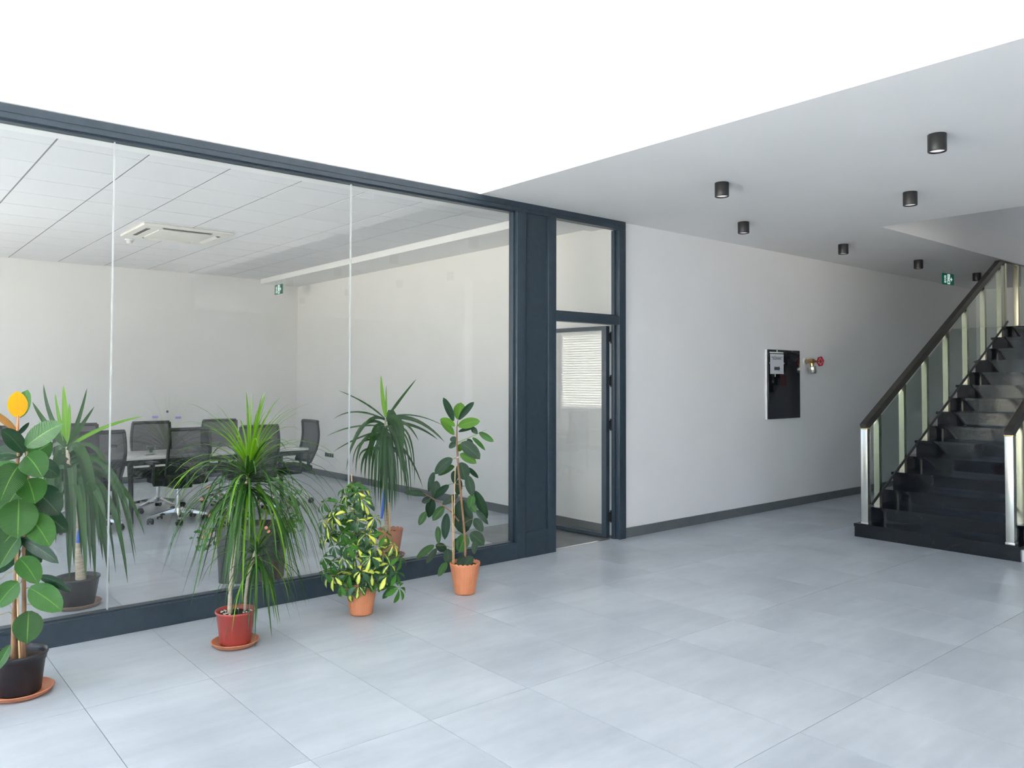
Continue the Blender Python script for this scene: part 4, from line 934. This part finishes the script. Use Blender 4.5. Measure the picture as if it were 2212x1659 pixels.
def fountain(c, n, lmin, lmax, seed, w, updir=Vector((0, 0, 1)), spread=1):
    rnd = random.Random(seed)
    for k in range(n):
        u = (k+.5)/n                 # 0 top (upright young) .. 1 bottom (hanging)
        az = rnd.uniform(0, 2*math.pi); ln = rnd.uniform(lmin, lmax)*(.72+.45*min(1, u*2.2)); el = R(82-115*u**.75+rnd.uniform(-12, 12))
        hd = Vector((math.cos(az), math.sin(az), 0)); b0 = c - updir*(.16*u*spread) + hd*.006
        d = hd*math.cos(el)+Vector((0, 0, math.sin(el))); p = b0.copy(); pts = [p.copy()]; sg = 8; dr = .12+.60*u**.6+rnd.uniform(-.03, .05)
        for s_ in range(sg):
            p = p + d*(ln/sg); pts.append(p.copy()); d = (d + Vector((0, 0, -1))*dr*(.35+.65*s_/sg)*1.0).normalized()
            if d.z < -.94: d = Vector((hd.x*.28, hd.y*.28, -.96)).normalized()
        g = G(); vs = []; uv = []; ww = w*rnd.uniform(.8, 1.15)
        for i, q in enumerate(pts):
            t_ = i/sg; tg = (pts[min(i+1, sg)]-pts[max(i-1, 0)]).normalized(); s2 = tg.cross(Vector((0, 0, 1)))
            if s2.length < .2: s2 = Vector((-hd.y, hd.x, 0))
            s2.normalize(); nn = s2.cross(tg); h = ww/2*max(.04, PROF['thin'](t_))
            for uu in (-1, 0, 1): vs.append(q + s2*(uu*h) + nn*(abs(uu)*h*.3)); uv.append((.5+uu/2, t_))
        g.add(vs, [(j*3+i, j*3+i+1, (j+1)*3+i+1, (j+1)*3+i) for j in range(sg) for i in range(2)], uv, True)
        obj('leaf', g, M_dral if u < .22 or rnd.random() < .12 else M_dra, t)
fountain(T1[-1]+Vector((0, 0, .012)), 205, .42, .68, 21, .0145)
fountain(T2[-1]+Vector((0, 0, .01)), 94, .28, .44, 22, .011, spread=.8)

# --- variegated umbrella plant
base = onZ(780, 1325, .0); d0 = (base-EYE).dot(FWD)
t = thing('umbrella_plant', 'bushy variegated yellow-green umbrella plant in scalloped terracotta pot', 'plant', (base.x, base.y, 0))
add_pot(t, .112, .074, .232, M_terra, True)
o = t.location
c7 = lambda x, y: (660+.205*x, 1000+.205*y)
stem(t, [(780, 1290), (781, 1200), (768, 1110), (759, 1050)], [.010, .008, .006, .003], M_bark, 'trunk')
stem(t, [(781, 1280), (800, 1215), (830, 1180), (850, 1160)], [.006, .005, .004, .002], M_greenstem, 'branch')
stem(t, [(779, 1270), (745, 1200), (715, 1150), (700, 1130)], [.006, .005, .004, .002], M_greenstem, 'branch')
stem(t, [(760, 1040, -.02), (759, 1024, -.02)], .0032, M_stake, 'bamboo_stake')
CW = [(480, 230, 0), (585, 365, -.1), (190, 400, 0), (270, 500, -.05), (340, 420, 0), (530, 600, -.18), (290, 560, -.15), (170, 600, -.05), (430, 860, -.2), (300, 870, -.12), (690, 990, -.2), (580, 1135, -.22), (460, 1160, -.12), (860, 1185, -.08), (960, 1150, -.02), (990, 1310, -.05),
      (375, 1270, -.12), (350, 1150, -.05), (730, 570, -.02), (690, 660, .02), (840, 740, -.05), (930, 850, 0), (1000, 980, .02), (190, 1130, -.08), (180, 990, -.02), (600, 250, .05), (620, 500, .02), (430, 520, .05), (400, 700, 0), (600, 780, 0), (250, 760, -.05), (520, 980, -.05), (780, 1060, 0), (560, 1290, -.14),
      (700, 1150, -.14), (820, 940, -.05), (330, 620, .0), (250, 1160, .02), (640, 880, .02), (430, 330, -.03), (460, 760, .1), (540, 700, .12), (230, 640, -.1), (620, 420, -.06), (380, 730, -.12), (500, 500, -.1), (640, 740, -.1), (400, 990, -.14), (280, 1030, -.1), (540, 880, -.16), (650, 1240, -.12), (450, 1330, -.1), (760, 1230, -.05), (890, 1060, -.04), (740, 880, -.08), (180, 760, 0), (400, 260, 0), (540, 300, -.06), (300, 1190, -.1), (900, 1280, .02)]
rnd = random.Random(31); letm = [None]*2
def leaflet_mesh(mt, L_, w):
    return mesh('leaflet', blade((0, 0, 0), (L_*.55, 0, L_*.06), (L_, 0, -L_*.12), w, 'let', (0, 0, 1), 7, 4, .22), mt)
LM = [leaflet_mesh(M_sche, .092, .038), leaflet_mesh(M_sche, .080, .032), leaflet_mesh(M_sched, .088, .032)]
for k, (x, y, dd) in enumerate(CW):
    px, py = c7(x, y); c = D(px, py, d0+dd)-o
    hub = Vector((0, 0, max(.2, c.z-.10))); tl = (c-hub)
    nrm = (Vector((c.x, c.y, .05)).normalized()*.75 + Vector((0, 0, 1))*.8 + (-FWD)*.55).normalized()
    g = G(); g.tube([hub*.0+Vector((c.x*.25, c.y*.25, c.z-.045)), Vector((c.x*.7, c.y*.7, c.z-.005)), c], [.0022, .0018, .0015], 6, False)
    lf = obj('leaf', g, M_greenstem, t)
    green = k % 4 == 0 or k in (2, 14, 15, 22, 23)
    ax = nrm.orthogonal().normalized(); q = Vector((0, 0, 1)).rotation_difference(nrm).to_matrix()
    nl = 7; a0 = rnd.uniform(0, 6.28)
    for j in range(nl):
        a = a0 + j*2*math.pi/nl + rnd.uniform(-.15, .15)
        ob = obj('leaflet', LM[2] if green else LM[(j+k) % 2], None, lf)
        rot = q @ Matrix.Rotation(a, 3, 'Z') @ Matrix.Rotation(R(rnd.uniform(22, 48)), 3, 'Y') @ Matrix.Rotation(rnd.uniform(-.3, .3), 3, 'X')
        s = rnd.uniform(.8, 1.12)
        ob.matrix_local = Matrix.Translation(c + rot @ Vector((.012, 0, 0))) @ rot.to_4x4() @ Matrix.Scale(s, 4)

# --- crown of thorns in the dark planter inside
base = onZ(535, 1262, .0); d0 = (base-EYE).dot(FWD)+.12
t = thing('crown_of_thorns', 'small-leaved flowering shrub in tall dark grey planter behind the glass', 'plant', (base.x+.09, base.y+.14, 0), -YAW*.93)
g = G()
def rr_poly(w, d, r, n=6):
    P = []
    for cx_, cy_, a0 in ((w/2-r, d/2-r, 0), (-w/2+r, d/2-r, 90), (-w/2+r, -d/2+r, 180), (w/2-r, -d/2+r, 270)):
        for k in range(n+1): a = R(a0+90*k/n); P.append((cx_+r*math.cos(a), cy_+r*math.sin(a)))
    return P
a = rr_poly(.46, .30, .06); b = rr_poly(.50, .34, .06); c = rr_poly(.47, .31, .05); n = len(a)
vs = [(x, y, .0) for x, y in a]+[(x, y, .44) for x, y in b]+[(x, y, .44) for x, y in c]+[(x, y, .38) for x, y in c]
g.add(vs, [tuple(range(n))[::-1]]+[(k*n+i, k*n+(i+1) % n, (k+1)*n+(i+1) % n, (k+1)*n+i) for k in range(3) for i in range(n)]); obj('planter', g, M_planter, t)
g = G(); g.add([(x, y, .395) for x, y in c], [tuple(range(n))]); obj('soil', g, M_soil, t)
Mi = Matrix.Rotation(YAW*.93, 3, 'Z'); bt = t.location
loc = lambda px, py, dd=0: Mi @ (D(px, py, d0+dd)-bt)
rnd = random.Random(8); gs = G(); gl = G(); gf = G()
for k, (x, y) in enumerate([(425, 1170), (440, 1190), (450, 1120), (452, 1080), (470, 1060), (600, 1100), (625, 1130), (640, 1120), (610, 1150), (655, 1075), (590, 1070), (635, 1150), (560, 1080), (500, 1090), (655, 1140), (430, 1150)]):
    x = min(x, 642); e = loc(x, y, rnd.uniform(-.1, .15)); b0 = Vector((max(-.2, min(.2, e.x*.55)), rnd.uniform(-.08, .08), .39))
    gs.tube([b0, (b0+e)/2+Vector((0, 0, .03)), e], [.007, .006, .004], 6)
    for j in range(13):
        c = b0.lerp(e, rnd.uniform(.55, 1.08))+Vector((rnd.uniform(-.045, .045), rnd.uniform(-.045, .045), rnd.uniform(-.035, .04)))
        dv = Vector((rnd.uniform(-1, 1), rnd.uniform(-1, 1), rnd.uniform(-.2, .9))).normalized()*rnd.uniform(.035, .055)
        bl_ = blade(c, c+dv*.5, c+dv, rnd.uniform(.018, .026), 'let', Vector((rnd.uniform(-.5, .5), -1, .6)).normalized(), 4, 2, .2); gl.add(bl_.v, bl_.f, [(.3, .5)]*len(bl_.v), True)
for (x, y) in ((455, 1155), (450, 1053), (438, 1160), (436, 1078), (575, 1140), (452, 1113), (442, 1148), (580, 1148)):
    c = loc(x, y, -.12); gf.lathe([(0, 0), (.008, .003), (.014, .0)], c, 8, axis=Matrix.Rotation(R(60), 3, 'X'))
obj('stem', gs, M_bark, t); q = obj('foliage', gl, M_euph, t); q['kind'] = 'stuff'; q = obj('flowers', gf, M_pink, t); q['kind'] = 'stuff'

# ------------------------------------------------------------------ lights of the place stay off; daylight only
bpy.data.objects.remove(bpy.data.objects['t']) if 't' in bpy.data.objects else None
